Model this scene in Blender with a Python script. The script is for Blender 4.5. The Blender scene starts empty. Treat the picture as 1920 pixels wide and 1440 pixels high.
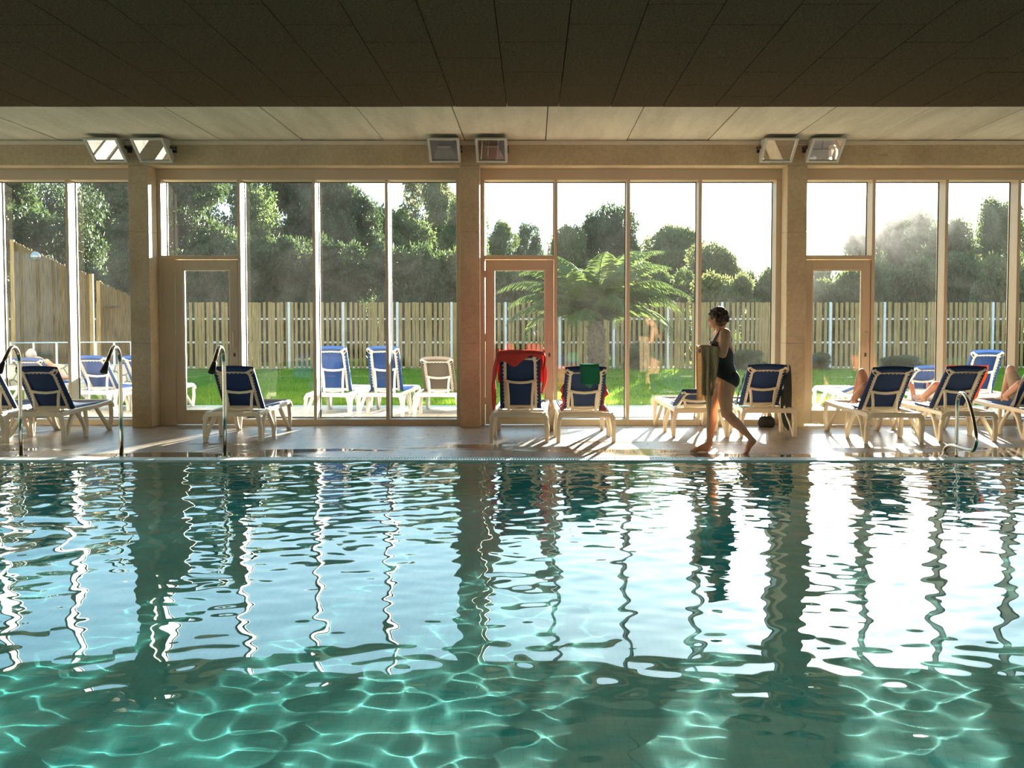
import bpy, bmesh, math, random
import numpy as np
from mathutils import Vector, Matrix, Euler

random.seed(7)
RNG = np.random.default_rng(11)
sc = bpy.context.scene
COL = sc.collection
PI = math.pi
rad = math.radians

# ------------------------------------------------------------------ camera
F = 2300.0                       # focal length in pixels of the 1920x1440 frame
PITCH = math.atan(120 / F)
EYE = 1.5
cam_d = bpy.data.cameras.new('camera')
cam = bpy.data.objects.new('camera', cam_d)
COL.objects.link(cam)
cam_d.sensor_width = 36
cam_d.lens = 36 * F / 1920
cam_d.shift_x = -40 / 1920
cam_d.clip_end = 500
cam.location = (0, 0, EYE)
cam.rotation_euler = (PI / 2 - PITCH, 0, 0)
sc.camera = cam

# ------------------------------------------------------------------ sky, sun, exposure
SUN = Vector((0.21, 1.0, 0.148)).normalized()
world = bpy.data.worlds.new('sky')
sc.world = world
world.use_nodes = True
wn, wl = world.node_tree.nodes, world.node_tree.links
bg = wn['Background']
tc = wn.new('ShaderNodeTexCoord')
dot = wn.new('ShaderNodeVectorMath'); dot.operation = 'DOT_PRODUCT'
dot.inputs[1].default_value = SUN
wl.new(tc.outputs['Generated'], dot.inputs[0])
sep = wn.new('ShaderNodeSeparateXYZ')
wl.new(tc.outputs['Generated'], sep.inputs[0])
zr = wn.new('ShaderNodeValToRGB')            # horizon to zenith
zr.color_ramp.elements[0].position = 0.0
zr.color_ramp.elements[0].color = (1.10, 1.40, 1.55, 1)
zr.color_ramp.elements[1].position = 0.75
zr.color_ramp.elements[1].color = (0.42, 0.92, 1.50, 1)
e = zr.color_ramp.elements.new(0.22); e.color = (0.74, 1.26, 1.68, 1)
wl.new(sep.outputs['Z'], zr.inputs[0])
gr = wn.new('ShaderNodeValToRGB')            # brightening towards the sun
gr.color_ramp.elements[0].position = 0.80
gr.color_ramp.elements[0].color = (0, 0, 0, 1)
gr.color_ramp.elements[1].position = 1.0
gr.color_ramp.elements[1].color = (1.7, 1.6, 1.4, 1)
e = gr.color_ramp.elements.new(0.965); e.color = (0.42, 0.40, 0.36, 1)
wl.new(dot.outputs['Value'], gr.inputs[0])
add = wn.new('ShaderNodeMix'); add.data_type = 'RGBA'; add.blend_type = 'ADD'
add.inputs[0].default_value = 1.0
wl.new(zr.outputs[0], add.inputs[6]); wl.new(gr.outputs[0], add.inputs[7])
wl.new(add.outputs[2], bg.inputs[0])
bg.inputs[1].default_value = 0.95

sun_d = bpy.data.lights.new('sun', 'SUN')
sun = bpy.data.objects.new('sun', sun_d)
COL.objects.link(sun)
sun_d.energy = 60
sun_d.color = (1.0, 0.93, 0.80)
sun_d.angle = rad(0.55)
sun.rotation_euler = SUN.to_track_quat('Z', 'Y').to_euler()
sun.location = (4, 16, 12)
sun_d.cycles.is_caustics_light = True

sc.view_settings.view_transform = 'Standard'
sc.view_settings.look = 'None'
sc.view_settings.gamma = 1
sc.view_settings.use_curve_mapping = False
sc.view_settings.exposure = 0.68
cy = sc.cycles
cy.use_denoising = True
cy.caustics_refractive = True
cy.caustics_reflective = True
cy.max_bounces = 12
cy.diffuse_bounces = 6
cy.glossy_bounces = 6
cy.transmission_bounces = 10
cy.transparent_max_bounces = 16
cy.sample_clamp_indirect = 6

# ------------------------------------------------------------------ pixel helpers (points of the place)
FWD = Vector((0, math.cos(PITCH), -math.sin(PITCH)))
UP = Vector((0, math.sin(PITCH), math.cos(PITCH)))
def ray(px, py):
    return Vector((1, 0, 0)) * ((px - 1000) / F) + UP * ((720 - py) / F) + FWD
def at(px, py, D):
    d = ray(px, py); return Vector((0, 0, EYE)) + d * (D / d.y)
def ground(px, py, z=0.0):
    d = ray(px, py); return Vector((0, 0, EYE)) + d * ((z - EYE) / d.z)

# ------------------------------------------------------------------ materials
def newmat(name):
    m = bpy.data.materials.new(name); m.use_nodes = True
    n, l = m.node_tree.nodes, m.node_tree.links
    n.clear()
    out = n.new('ShaderNodeOutputMaterial')
    return m, n, l, out
def ramp(n, stops, interp='LINEAR'):
    r = n.new('ShaderNodeValToRGB'); cr = r.color_ramp; cr.interpolation = interp
    cr.elements[0].position, cr.elements[0].color = stops[0][0], (*stops[0][1], 1)
    cr.elements[1].position, cr.elements[1].color = stops[-1][0], (*stops[-1][1], 1)
    for p, c in stops[1:-1]:
        e = cr.elements.new(p); e.color = (*c, 1)
    return r
def noise(n, l, scale, detail=4, rough=0.55, coord='Object', stretch=None, dist=0.0):
    t = n.new('ShaderNodeTexCoord'); x = n.new('ShaderNodeTexNoise')
    x.inputs['Scale'].default_value = scale; x.inputs['Detail'].default_value = detail
    x.inputs['Roughness'].default_value = rough; x.inputs['Distortion'].default_value = dist
    if stretch:
        mp = n.new('ShaderNodeMapping'); mp.inputs['Scale'].default_value = stretch
        l.new(t.outputs[coord], mp.inputs[0]); l.new(mp.outputs[0], x.inputs[0])
    else:
        l.new(t.outputs[coord], x.inputs[0])
    return x
def mixc(n, l, fac, a, b, blend='MIX'):
    m = n.new('ShaderNodeMix'); m.data_type = 'RGBA'; m.blend_type = blend
    for sock, v in ((m.inputs[0], fac), (m.inputs[6], a), (m.inputs[7], b)):
        if isinstance(v, (int, float)): sock.default_value = v
        elif isinstance(v, tuple): sock.default_value = (*v, 1) if len(v) == 3 else v
        else: l.new(v, sock)
    return m.outputs[2]
def bump(n, l, h, strength=0.3, dist=0.01):
    b = n.new('ShaderNodeBump'); b.inputs['Strength'].default_value = strength
    b.inputs['Distance'].default_value = dist; l.new(h, b.inputs['Height']); return b.outputs[0]
def simple(name, col, rough=0.5, metal=0.0, vary=0.12, scale=8.0, bmp=0.0, spec=0.5, transl=0.0, stretch=None):
    m, n, l, out = newmat(name)
    p = n.new('ShaderNodeBsdfPrincipled')
    nz = noise(n, l, scale, stretch=stretch)
    lo = tuple(max(0, c * (1 - vary)) for c in col); hi = tuple(min(1, c * (1 + vary)) for c in col)
    r = ramp(n, [(0.3, lo), (0.7, hi)])
    l.new(nz.outputs[0], r.inputs[0]); l.new(r.outputs[0], p.inputs['Base Color'])
    p.inputs['Roughness'].default_value = rough; p.inputs['Metallic'].default_value = metal
    p.inputs['Specular IOR Level'].default_value = spec
    if bmp: l.new(bump(n, l, nz.outputs[0], bmp), p.inputs['Normal'])
    if transl:
        t = n.new('ShaderNodeBsdfTranslucent'); l.new(r.outputs[0], t.inputs[0])
        mx = n.new('ShaderNodeMixShader'); mx.inputs[0].default_value = transl
        l.new(p.outputs[0], mx.inputs[1]); l.new(t.outputs[0], mx.inputs[2]); l.new(mx.outputs[0], out.inputs[0])
    else:
        l.new(p.outputs[0], out.inputs[0])
    return m

def concrete(name, base, stain, rust, stretch=(1, 1, 1)):
    m, n, l, out = newmat(name)
    p = n.new('ShaderNodeBsdfPrincipled'); p.inputs['Roughness'].default_value = 0.8
    a = noise(n, l, 1.6, 6, 0.6, stretch=stretch); b = noise(n, l, 26, 5, 0.7)
    c = noise(n, l, 2.3, 3, 0.6, stretch=(1.0, 2.6, 2.6), dist=0.4)
    r1 = ramp(n, [(0.3, stain), (0.62, base)]); l.new(a.outputs[0], r1.inputs[0])
    r2 = ramp(n, [(0.25, (0.78, 0.78, 0.78)), (0.7, (1.08, 1.08, 1.08))]); l.new(b.outputs[0], r2.inputs[0])
    r3 = ramp(n, [(0.69, (0, 0, 0)), (0.77, (0.5, 0.5, 0.5))]); l.new(c.outputs[0], r3.inputs[0])
    col = mixc(n, l, 1.0, r1.outputs[0], r2.outputs[0], 'MULTIPLY')
    col = mixc(n, l, r3.outputs[0], col, rust)
    l.new(col, p.inputs['Base Color'])
    l.new(bump(n, l, b.outputs[0], 0.25, 0.01), p.inputs['Normal'])
    l.new(p.outputs[0], out.inputs[0]); return m

M = {}
M['concrete'] = concrete('column_concrete', (0.50, 0.40, 0.245), (0.40, 0.31, 0.18), (0.30, 0.19, 0.10))
M['slab'] = concrete('precast_concrete', (0.62, 0.60, 0.455), (0.44, 0.42, 0.31), (0.42, 0.25, 0.12), stretch=(2.2, 0.25, 1))
M['dark_panel'] = simple('wood_wool', (0.078, 0.051, 0.025), 0.95, vary=0.65, scale=55, bmp=0.8, spec=0.1)
M['frame'] = simple('lacquered_aluminium', (0.50, 0.41, 0.28), 0.38, vary=0.04, scale=3)
M['gasket'] = simple('rubber', (0.03, 0.03, 0.03), 0.6)
M['trim'] = simple('painted_trim', (0.62, 0.55, 0.40), 0.6, vary=0.06)
M['plaster'] = simple('pale_plaster', (0.66, 0.57, 0.44), 0.85, vary=0.05, scale=2)
M['steel'] = simple('polished_steel', (0.66, 0.60, 0.50), 0.13, 1.0, vary=0.03)
M['dark_metal'] = simple('dark_nozzle', (0.06, 0.055, 0.05), 0.35, 0.6)
M['plastic'] = simple('cream_plastic', (0.80, 0.70, 0.53), 0.33, vary=0.05, scale=5, transl=0.06)
M['plastic_white'] = simple('white_plastic', (0.66, 0.62, 0.54), 0.4, vary=0.05, scale=5, transl=0.06)
M['cord'] = simple('white_cord', (0.80, 0.74, 0.62), 0.7)
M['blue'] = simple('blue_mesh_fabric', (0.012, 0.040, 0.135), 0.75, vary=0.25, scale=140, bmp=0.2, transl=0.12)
M['paleblue'] = simple('blue_mesh_fabric_sunlit_tint', (0.010, 0.065, 0.25), 0.75, vary=0.2, scale=140, bmp=0.2, transl=0.22)  # the indoor blue with sunlight put into the colour, for slings outside
M['beige_mesh'] = simple('beige_mesh_fabric', (0.24, 0.19, 0.15), 0.8, vary=0.2, scale=120, transl=0.35)  # sling tint taken from a ghostly lounger reflection
M['red'] = simple('red_terry', (0.50, 0.050, 0.040), 0.95, vary=0.2, scale=90, bmp=0.5, transl=0.07)
M['green'] = simple('green_terry', (0.02, 0.22, 0.13), 0.95, vary=0.2, scale=90, bmp=0.5, transl=0.25)
M['palegreen'] = simple('pale_green_lining', (0.11, 0.36, 0.24), 0.95, vary=0.2, scale=90, bmp=0.5, transl=0.25)
M['orange'] = simple('orange_terry', (0.80, 0.24, 0.06), 0.95, vary=0.2, scale=90, bmp=0.5, transl=0.3)
M['tan'] = simple('tan_terry', (0.52, 0.38, 0.22), 0.95, vary=0.2, scale=70, bmp=0.6, transl=0.18)
M['black_cloth'] = simple('dark_terry', (0.020, 0.026, 0.020), 0.95, vary=0.4, scale=50, bmp=0.5)
M['greygreen'] = simple('grey_green_print', (0.14, 0.20, 0.17), 0.95, vary=0.8, scale=22, transl=0.2)
M['greycloth'] = simple('grey_cloth', (0.34, 0.33, 0.31), 0.9, vary=0.2, scale=30, transl=0.15)
M['beigecloth'] = simple('beige_cotton', (0.47, 0.41, 0.31), 0.9, vary=0.1, scale=30, transl=0.12)
M['swim'] = simple('black_swimsuit_knit', (0.012, 0.016, 0.013), 0.7, vary=0.3, scale=40)
M['hair'] = simple('brown_hair', (0.070, 0.034, 0.016), 0.5, vary=0.5, scale=60, bmp=0.7, stretch=(1, 1, 0.25), transl=0.12)
M['greyhair'] = simple('grey_hair', (0.30, 0.27, 0.23), 0.6, vary=0.3, scale=60, bmp=0.6)
M['eye'] = simple('eye', (0.05, 0.03, 0.02), 0.2)
M['lip'] = simple('lip', (0.42, 0.14, 0.11), 0.5)
M['galv'] = simple('galvanised_steel', (0.58, 0.59, 0.58), 0.5, 0.25, vary=0.1, scale=12)
M['wood'] = simple('fence_pine', (0.33, 0.21, 0.080), 0.9, spec=0.05, vary=0.35, scale=5, bmp=0.2, stretch=(6, 1, 0.5))
M['bark'] = simple('bark', (0.16, 0.12, 0.085), 0.95, vary=0.4, scale=14, bmp=0.8, stretch=(2, 2, 0.5))
M['stone'] = None
M['lamp_body'] = simple('grey_lamp_housing', (0.36, 0.37, 0.31), 0.45, vary=0.06)
M['reflector'] = simple('lamp_reflector', (0.36, 0.38, 0.32), 0.35, 0.6, vary=0.04)
M['tube'] = simple('frosted_lamp_tube', (0.85, 0.83, 0.74), 0.25)
M['globe'] = simple('smoked_lamp_globe', (0.30, 0.31, 0.28), 0.06, 0.75)
M['grate'] = simple('white_grate', (0.74, 0.78, 0.78), 0.35, vary=0.05)
M['black'] = simple('black_canvas', (0.018, 0.017, 0.018), 0.8)

def skin_mat(name, c):
    m, n, l, out = newmat(name)
    p = n.new('ShaderNodeBsdfPrincipled'); nz = noise(n, l, 9, 4)
    r = ramp(n, [(0.3, tuple(x * 0.9 for x in c)), (0.7, tuple(min(1, x * 1.08) for x in c))])
    l.new(nz.outputs[0], r.inputs[0]); l.new(r.outputs[0], p.inputs['Base Color'])
    p.inputs['Roughness'].default_value = 0.5
    p.inputs['Subsurface Weight'].default_value = 0.25
    p.inputs['Subsurface Radius'].default_value = (1.0, 0.35, 0.2)
    p.inputs['Subsurface Scale'].default_value = 0.02
    l.new(p.outputs[0], out.inputs[0]); return m
M['skin'] = skin_mat('skin', (0.60, 0.30, 0.165))
M['skin_pale'] = skin_mat('pale_skin', (0.66, 0.42, 0.31))

def leaf_mat(name, a, b, transl=0.45):
    m, n, l, out = newmat(name)
    nz = noise(n, l, 0.9, 3); nf = noise(n, l, 14, 2)
    mx = mixc(n, l, 0.45, nz.outputs[0], nf.outputs[0])
    r = ramp(n, [(0.32, a), (0.68, b)]); l.new(mx, r.inputs[0])
    d = n.new('ShaderNodeBsdfPrincipled'); d.inputs['Roughness'].default_value = 0.6
    d.inputs['Specular IOR Level'].default_value = 0.25
    t = n.new('ShaderNodeBsdfTranslucent')
    l.new(r.outputs[0], d.inputs['Base Color']); l.new(r.outputs[0], t.inputs[0])
    ms = n.new('ShaderNodeMixShader'); ms.inputs[0].default_value = transl
    l.new(d.outputs[0], ms.inputs[1]); l.new(t.outputs[0], ms.inputs[2]); l.new(ms.outputs[0], out.inputs[0])
    return m
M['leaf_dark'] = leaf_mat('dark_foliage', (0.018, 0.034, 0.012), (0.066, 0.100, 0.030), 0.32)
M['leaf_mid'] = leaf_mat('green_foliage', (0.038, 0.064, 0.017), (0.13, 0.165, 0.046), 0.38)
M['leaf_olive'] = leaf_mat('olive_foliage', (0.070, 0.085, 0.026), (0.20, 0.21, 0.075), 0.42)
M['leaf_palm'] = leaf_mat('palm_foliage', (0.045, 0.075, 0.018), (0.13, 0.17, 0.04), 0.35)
M['grass'] = leaf_mat('grass_blades', (0.11, 0.22, 0.015), (0.26, 0.36, 0.035), 0.6)
M['soil'] = simple('lawn_soil', (0.085, 0.14, 0.02), 1.0, spec=0.0, vary=0.4, scale=3)
M['reed'] = simple('reflection_screen', (0.105, 0.070, 0.026), 0.95, spec=0.05, vary=0.6, scale=9, bmp=0.4, stretch=(7, 7, 0.35))  # tan of a wall reflected in the glass, drawn as reeds

# dry stone wall
m, n, l, out = newmat('dry_stone')
p = n.new('ShaderNodeBsdfPrincipled'); p.inputs['Roughness'].default_value = 0.9
t = n.new('ShaderNodeTexCoord'); v = n.new('ShaderNodeTexVoronoi'); v.inputs['Scale'].default_value = 3.6
v2 = n.new('ShaderNodeTexVoronoi'); v2.feature = 'DISTANCE_TO_EDGE'; v2.inputs['Scale'].default_value = 3.6
l.new(t.outputs['Object'], v.inputs[0]); l.new(t.outputs['Object'], v2.inputs[0])
r = ramp(n, [(0.0, (0.42, 0.36, 0.27)), (1.0, (0.72, 0.66, 0.54))]); l.new(v.outputs['Color'], r.inputs[0])
r2 = ramp(n, [(0.0, (0.25, 0.25, 0.25)), (0.06, (1, 1, 1))]); l.new(v2.outputs['Distance'], r2.inputs[0])
l.new(mixc(n, l, 1.0, r.outputs[0], r2.outputs[0], 'MULTIPLY'), p.inputs['Base Color'])
l.new(bump(n, l, r2.outputs[0], 0.8, 0.03), p.inputs['Normal'])
l.new(p.outputs[0], out.inputs[0]); M['stone'] = m

# tiles: deck (wet near the pool), patio, pool
def tile_mat(name, c1, c2, mortar, w, h, off, rough, wet=False, msize=0.006, rot=0.0):
    m, n, l, out = newmat(name)
    p = n.new('ShaderNodeBsdfPrincipled')
    t = n.new('ShaderNodeTexCoord'); mp = n.new('ShaderNodeMapping'); mp.inputs['Rotation'].default_value = (0, 0, rot)
    l.new(t.outputs['Object'], mp.inputs[0])
    b = n.new('ShaderNodeTexBrick'); l.new(mp.outputs[0], b.inputs[0])
    b.offset = off; b.inputs['Scale'].default_value = 1.0
    b.inputs['Color1'].default_value = (*c1, 1); b.inputs['Color2'].default_value = (*c2, 1); b.inputs['Mortar'].default_value = (*mortar, 1)
    b.inputs['Brick Width'].default_value = w; b.inputs['Row Height'].default_value = h
    b.inputs['Mortar Size'].default_value = msize; b.inputs['Mortar Smooth'].default_value = 0.2
    nz = noise(n, l, 5, 5); r = ramp(n, [(0.3, (0.86, 0.86, 0.86)), (0.7, (1.06, 1.06, 1.06))]); l.new(nz.outputs[0], r.inputs[0])
    col = mixc(n, l, 1.0, b.outputs['Color'], r.outputs[0], 'MULTIPLY')
    nrm = bump(n, l, b.outputs['Fac'], -0.25, 0.004)
    if wet:
        w1 = noise(n, l, 0.9, 3, 0.5, stretch=(0.55, 1.6, 1))
        sx = n.new('ShaderNodeSeparateXYZ'); l.new(t.outputs['Object'], sx.inputs[0])
        mr = n.new('ShaderNodeMapRange'); l.new(sx.outputs['Y'], mr.inputs[0])
        mr.inputs[1].default_value = 15.2; mr.inputs[2].default_value = 13.2
        mr.inputs[3].default_value = -0.14; mr.inputs[4].default_value = 0.10
        ad = n.new('ShaderNodeMath'); ad.operation = 'ADD'; l.new(w1.outputs[0], ad.inputs[0]); l.new(mr.outputs[0], ad.inputs[1])
        wr = ramp(n, [(0.50, (0, 0, 0)), (0.60, (1, 1, 1))]); l.new(ad.outputs[0], wr.inputs[0])
        rr = n.new('ShaderNodeMapRange'); l.new(wr.outputs[0], rr.inputs[0])
        rr.inputs[3].default_value = rough; rr.inputs[4].default_value = 0.06
        l.new(rr.outputs[0], p.inputs['Roughness'])
        col = mixc(n, l, wr.outputs[0], col, mixc(n, l, 1.0, col, (0.78, 0.76, 0.74), 'MULTIPLY'))
    else:
        p.inputs['Roughness'].default_value = rough
    l.new(col, p.inputs['Base Color']); l.new(nrm, p.inputs['Normal'])
    l.new(p.outputs[0], out.inputs[0]); return m
M['deck'] = tile_mat('deck_tile', (0.36, 0.295, 0.22), (0.32, 0.26, 0.195), (0.15, 0.12, 0.09), 0.46, 0.30, 0.5, 0.34, wet=True, msize=0.011)
M['patio'] = tile_mat('patio_paving', (0.42, 0.36, 0.28), (0.38, 0.33, 0.26), (0.20, 0.17, 0.13), 0.5, 0.5, 0.0, 0.85, rot=rad(0))
M['pool'] = tile_mat('pool_mosaic', (0.085, 0.76, 0.73), (0.075, 0.72, 0.69), (0.065, 0.64, 0.62), 0.05, 0.05, 0.0, 0.5, msize=0.003)

# water: clear dielectric
m, n, l, out = newmat('pool_water')
g = n.new('ShaderNodeBsdfGlass'); g.inputs['IOR'].default_value = 1.333; g.inputs['Roughness'].default_value = 0.0
g.inputs['Color'].default_value = (0.93, 1.0, 0.99, 1)
l.new(g.outputs[0], out.inputs[0]); M['water'] = m

# window glass with splash marks and dust: clear, mirror-like at grazing angles, faintly scattering
def pane_mat(name, dirt):
    m, n, l, out = newmat(name)
    tr = n.new('ShaderNodeBsdfTransparent'); tr.inputs[0].default_value = (0.93, 0.96, 0.94, 1)
    gl = n.new('ShaderNodeBsdfGlossy'); gl.inputs['Roughness'].default_value = 0.0
    fr = n.new('ShaderNodeFresnel'); fr.inputs['IOR'].default_value = 1.55
    mx = n.new('ShaderNodeMixShader'); l.new(fr.outputs[0], mx.inputs[0]); l.new(tr.outputs[0], mx.inputs[1]); l.new(gl.outputs[0], mx.inputs[2])
    sct = n.new('ShaderNodeBsdfRefraction'); sct.inputs['IOR'].default_value = 1.12; sct.inputs['Roughness'].default_value = 0.62
    tl = n.new('ShaderNodeBsdfTranslucent'); tl.inputs[0].default_value = (0.9, 0.92, 0.88, 1)
    ms = n.new('ShaderNodeMixShader'); ms.inputs[0].default_value = 0.3
    l.new(sct.outputs[0], ms.inputs[1]); l.new(tl.outputs[0], ms.inputs[2])
    nz = noise(n, l, 1.3, 6, 0.62, dist=1.2); r = ramp(n, [(0.32, (0.35, 0.35, 0.35)), (0.75, (1.6, 1.6, 1.6))]); l.new(nz.outputs[0], r.inputs[0])
    mu = n.new('ShaderNodeMath'); mu.operation = 'MULTIPLY'; mu.inputs[1].default_value = dirt; l.new(r.outputs[0], mu.inputs[0])
    m2 = n.new('ShaderNodeMixShader'); l.new(mu.outputs[0], m2.inputs[0]); l.new(mx.outputs[0], m2.inputs[1]); l.new(ms.outputs[0], m2.inputs[2])
    l.new(m2.outputs[0], out.inputs[0]); return m
M['pane'] = pane_mat('window_glass', 0.010)
M['lampglass'] = pane_mat('lamp_glass', 0.02)
m, n, l, out = newmat('clear_bottle')
g = n.new('ShaderNodeBsdfPrincipled'); g.inputs['Base Color'].default_value = (0.8, 0.86, 0.84, 1)
g.inputs['Transmission Weight'].default_value = 0.7; g.inputs['Roughness'].default_value = 0.1
l.new(g.outputs[0], out.inputs[0]); M['bottle'] = m

# ------------------------------------------------------------------ mesh builder
class MB:
    def __init__(s): s.v = []; s.f = []
    def add(s, vs, fs):
        o = len(s.v); s.v.extend([tuple(x) for x in vs]); s.f.extend([tuple(i + o for i in f) for f in fs]); return s
    def box(s, lo, hi, mat=None):
        x0, y0, z0 = lo; x1, y1, z1 = hi
        vs = [(x0, y0, z0), (x1, y0, z0), (x1, y1, z0), (x0, y1, z0), (x0, y0, z1), (x1, y0, z1), (x1, y1, z1), (x0, y1, z1)]
        if mat: vs = [mat @ Vector(q) for q in vs]
        return s.add(vs, [(3, 2, 1, 0), (4, 5, 6, 7), (0, 1, 5, 4), (1, 2, 6, 5), (2, 3, 7, 6), (3, 0, 4, 7)])
    def prism(s, pts, vec):
        """closed outline extruded along vec"""
        n = len(pts); vec = Vector(vec)
        vs = [Vector(q) for q in pts] + [Vector(q) + vec for q in pts]
        return s.add(vs, [tuple(range(n))[::-1], tuple(range(n, 2 * n))] + [(i, (i + 1) % n, n + (i + 1) % n, n + i) for i in range(n)])
    def sweep(s, path, r, seg=10, flat=1.0, cap=True, upv=None, closed=False):
        """tube along path; r radius or list; flat squashes the section along its second axis"""
        P = [Vector(q) for q in path]; n = len(P)
        R = r if isinstance(r, (list, tuple)) else [r] * n
        up = Vector(upv) if upv else None; vs = []
        prev = None
        for i in range(n):
            t = (P[(i + 1) % n] - P[i - 1]) if closed else (P[min(i + 1, n - 1)] - P[max(i - 1, 0)])
            t.normalize()
            if prev is None:
                a = up or (Vector((0, 0, 1)) if abs(t.z) < 0.9 else Vector((1, 0, 0)))
                b = t.cross(a).normalized()
            elif up: b = t.cross(up).normalized()
            else: b = (prev - t * prev.dot(t)).normalized()
            prev = b; c = b.cross(t).normalized()
            for k in range(seg):
                an = 2 * PI * k / seg
                vs.append(P[i] + b * (math.cos(an) * R[i]) + c * (math.sin(an) * R[i] * flat))
        fs = []
        for i in range(n if closed else n - 1):
            for k in range(seg):
                j = (i + 1) % n
                fs.append((i * seg + k, i * seg + (k + 1) % seg, j * seg + (k + 1) % seg, j * seg + k))
        if cap and not closed:
            fs.append(tuple(range(seg))[::-1]); fs.append(tuple(range((n - 1) * seg, n * seg)))
        return s.add(vs, fs)
    def bar(s, path, w, h, side):
        """rectangular bar along path: w along `side`, h across"""
        P = [Vector(q) for q in path]; n = len(P); side = Vector(side).normalized(); vs = []
        for i in range(n):
            t = (P[min(i + 1, n - 1)] - P[max(i - 1, 0)]).normalized()
            c = t.cross(side).normalized()
            if isinstance(h, (list, tuple)): hh = h[i]
            else: hh = h
            for a, b in ((-1, -1), (1, -1), (1, 1), (-1, 1)):
                vs.append(P[i] + side * (a * w / 2) + c * (b * hh / 2))
        fs = []
        for i in range(n - 1):
            for k in range(4):
                fs.append((i * 4 + k, i * 4 + (k + 1) % 4, i * 4 + 4 + (k + 1) % 4, i * 4 + 4 + k))
        fs += [(3, 2, 1, 0), tuple(range(4 * n - 4, 4 * n))]
        return s.add(vs, fs)
    def ball(s, c, r, rot=None, nu=14, nv=10):
        c = Vector(c); r = (r, r, r) if isinstance(r, (int, float)) else r
        vs = []; 
        for j in range(1, nv):
            ph = PI * j / nv
            for i in range(nu):
                th = 2 * PI * i / nu
                q = Vector((r[0] * math.sin(ph) * math.cos(th), r[1] * math.sin(ph) * math.sin(th), r[2] * math.cos(ph)))
                vs.append(c + (rot @ q if rot else q))
        top = Vector((0, 0, r[2])); vs.append(c + (rot @ top if rot else top)); vs.append(c - (rot @ top if rot else top))
        fs = []
        for j in range(nv - 2):
            for i in range(nu):
                fs.append((j * nu + i, (j + 1) * nu + i, (j + 1) * nu + (i + 1) % nu, j * nu + (i + 1) % nu))
        T, B = len(vs) - 2, len(vs) - 1
        for i in range(nu):
            fs.append((T, i, (i + 1) % nu)); fs.append((B, (nv - 2) * nu + (i + 1) % nu, (nv - 2) * nu + i))
        return s.add(vs, fs)
    def limb(s, pts, rs, seg=14):
        """tapering limb: tube with a ball at each joint"""
        P = []; R = []
        for i in range(len(pts) - 1):
            for k in range(6):
                t = k / 6; P.append(Vector(pts[i]).lerp(Vector(pts[i + 1]), t)); R.append(rs[i] + (rs[i + 1] - rs[i]) * t)
        P.append(Vector(pts[-1])); R.append(rs[-1])
        s.sweep(P, R, seg)
        for q, r in zip(pts, rs): s.ball(q, r * 0.99)
        return s
    def rings(s, secs, seg=22):
        """closed loft of horizontal ellipses (centre, half depth x, half width y)"""
        vs = []; n = len(secs)
        for c, a, b in secs:
            for k in range(seg):
                an = 2 * PI * k / seg
                vs.append(Vector(c) + Vector((a * math.cos(an), b * math.sin(an), 0)))
        fs = [(i * seg + k, i * seg + (k + 1) % seg, (i + 1) * seg + (k + 1) % seg, (i + 1) * seg + k) for i in range(n - 1) for k in range(seg)]
        fs += [tuple(range(seg))[::-1], tuple(range((n - 1) * seg, n * seg))]
        return s.add(vs, fs)
    def grid(s, fn, nu, nv):
        vs = [fn(i / (nu - 1), j / (nv - 1)) for j in range(nv) for i in range(nu)]
        fs = [(j * nu + i, j * nu + i + 1, (j + 1) * nu + i + 1, (j + 1) * nu + i) for j in range(nv - 1) for i in range(nu - 1)]
        return s.add(vs, fs)
    def mesh(s, name, mat, smooth=False):
        me = bpy.data.meshes.new(name); me.from_pydata(s.v, [], s.f); me.update()
        bm = bmesh.new(); bm.from_mesh(me); bmesh.ops.recalc_face_normals(bm, faces=bm.faces); bm.to_mesh(me); bm.free()
        if mat: me.materials.append(mat)
        if smooth: me.polygons.foreach_set('use_smooth', [True] * len(me.polygons))
        return me
    def build(s, name, mat, parent=None, smooth=False, bevel=0.0, thick=0.0, angle=True):
        o = link(name, s.mesh(name, mat, smooth), parent)
        if bevel:
            b = o.modifiers.new('bevel', 'BEVEL'); b.width = bevel; b.segments = 2; b.limit_method = 'ANGLE'; b.angle_limit = rad(40)
        if thick:
            b = o.modifiers.new('thickness', 'SOLIDIFY'); b.thickness = thick; b.offset = 0
        return o

def npmesh(name, verts, faces, mat, smooth=False):
    """verts (n,3), faces (m,k) arrays"""
    me = bpy.data.meshes.new(name); m_, k = faces.shape
    me.vertices.add(len(verts)); me.vertices.foreach_set('co', np.ascontiguousarray(verts, dtype=np.float32).ravel())
    me.loops.add(faces.size); me.loops.foreach_set('vertex_index', np.ascontiguousarray(faces, dtype=np.int32).ravel())
    me.polygons.add(m_); me.polygons.foreach_set('loop_start', np.arange(m_, dtype=np.int32) * k)
    me.polygons.foreach_set('loop_total', np.full(m_, k, dtype=np.int32))
    if smooth: me.polygons.foreach_set('use_smooth', np.ones(m_, dtype=bool))
    me.update(calc_edges=True); me.materials.append(mat); return me

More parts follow.
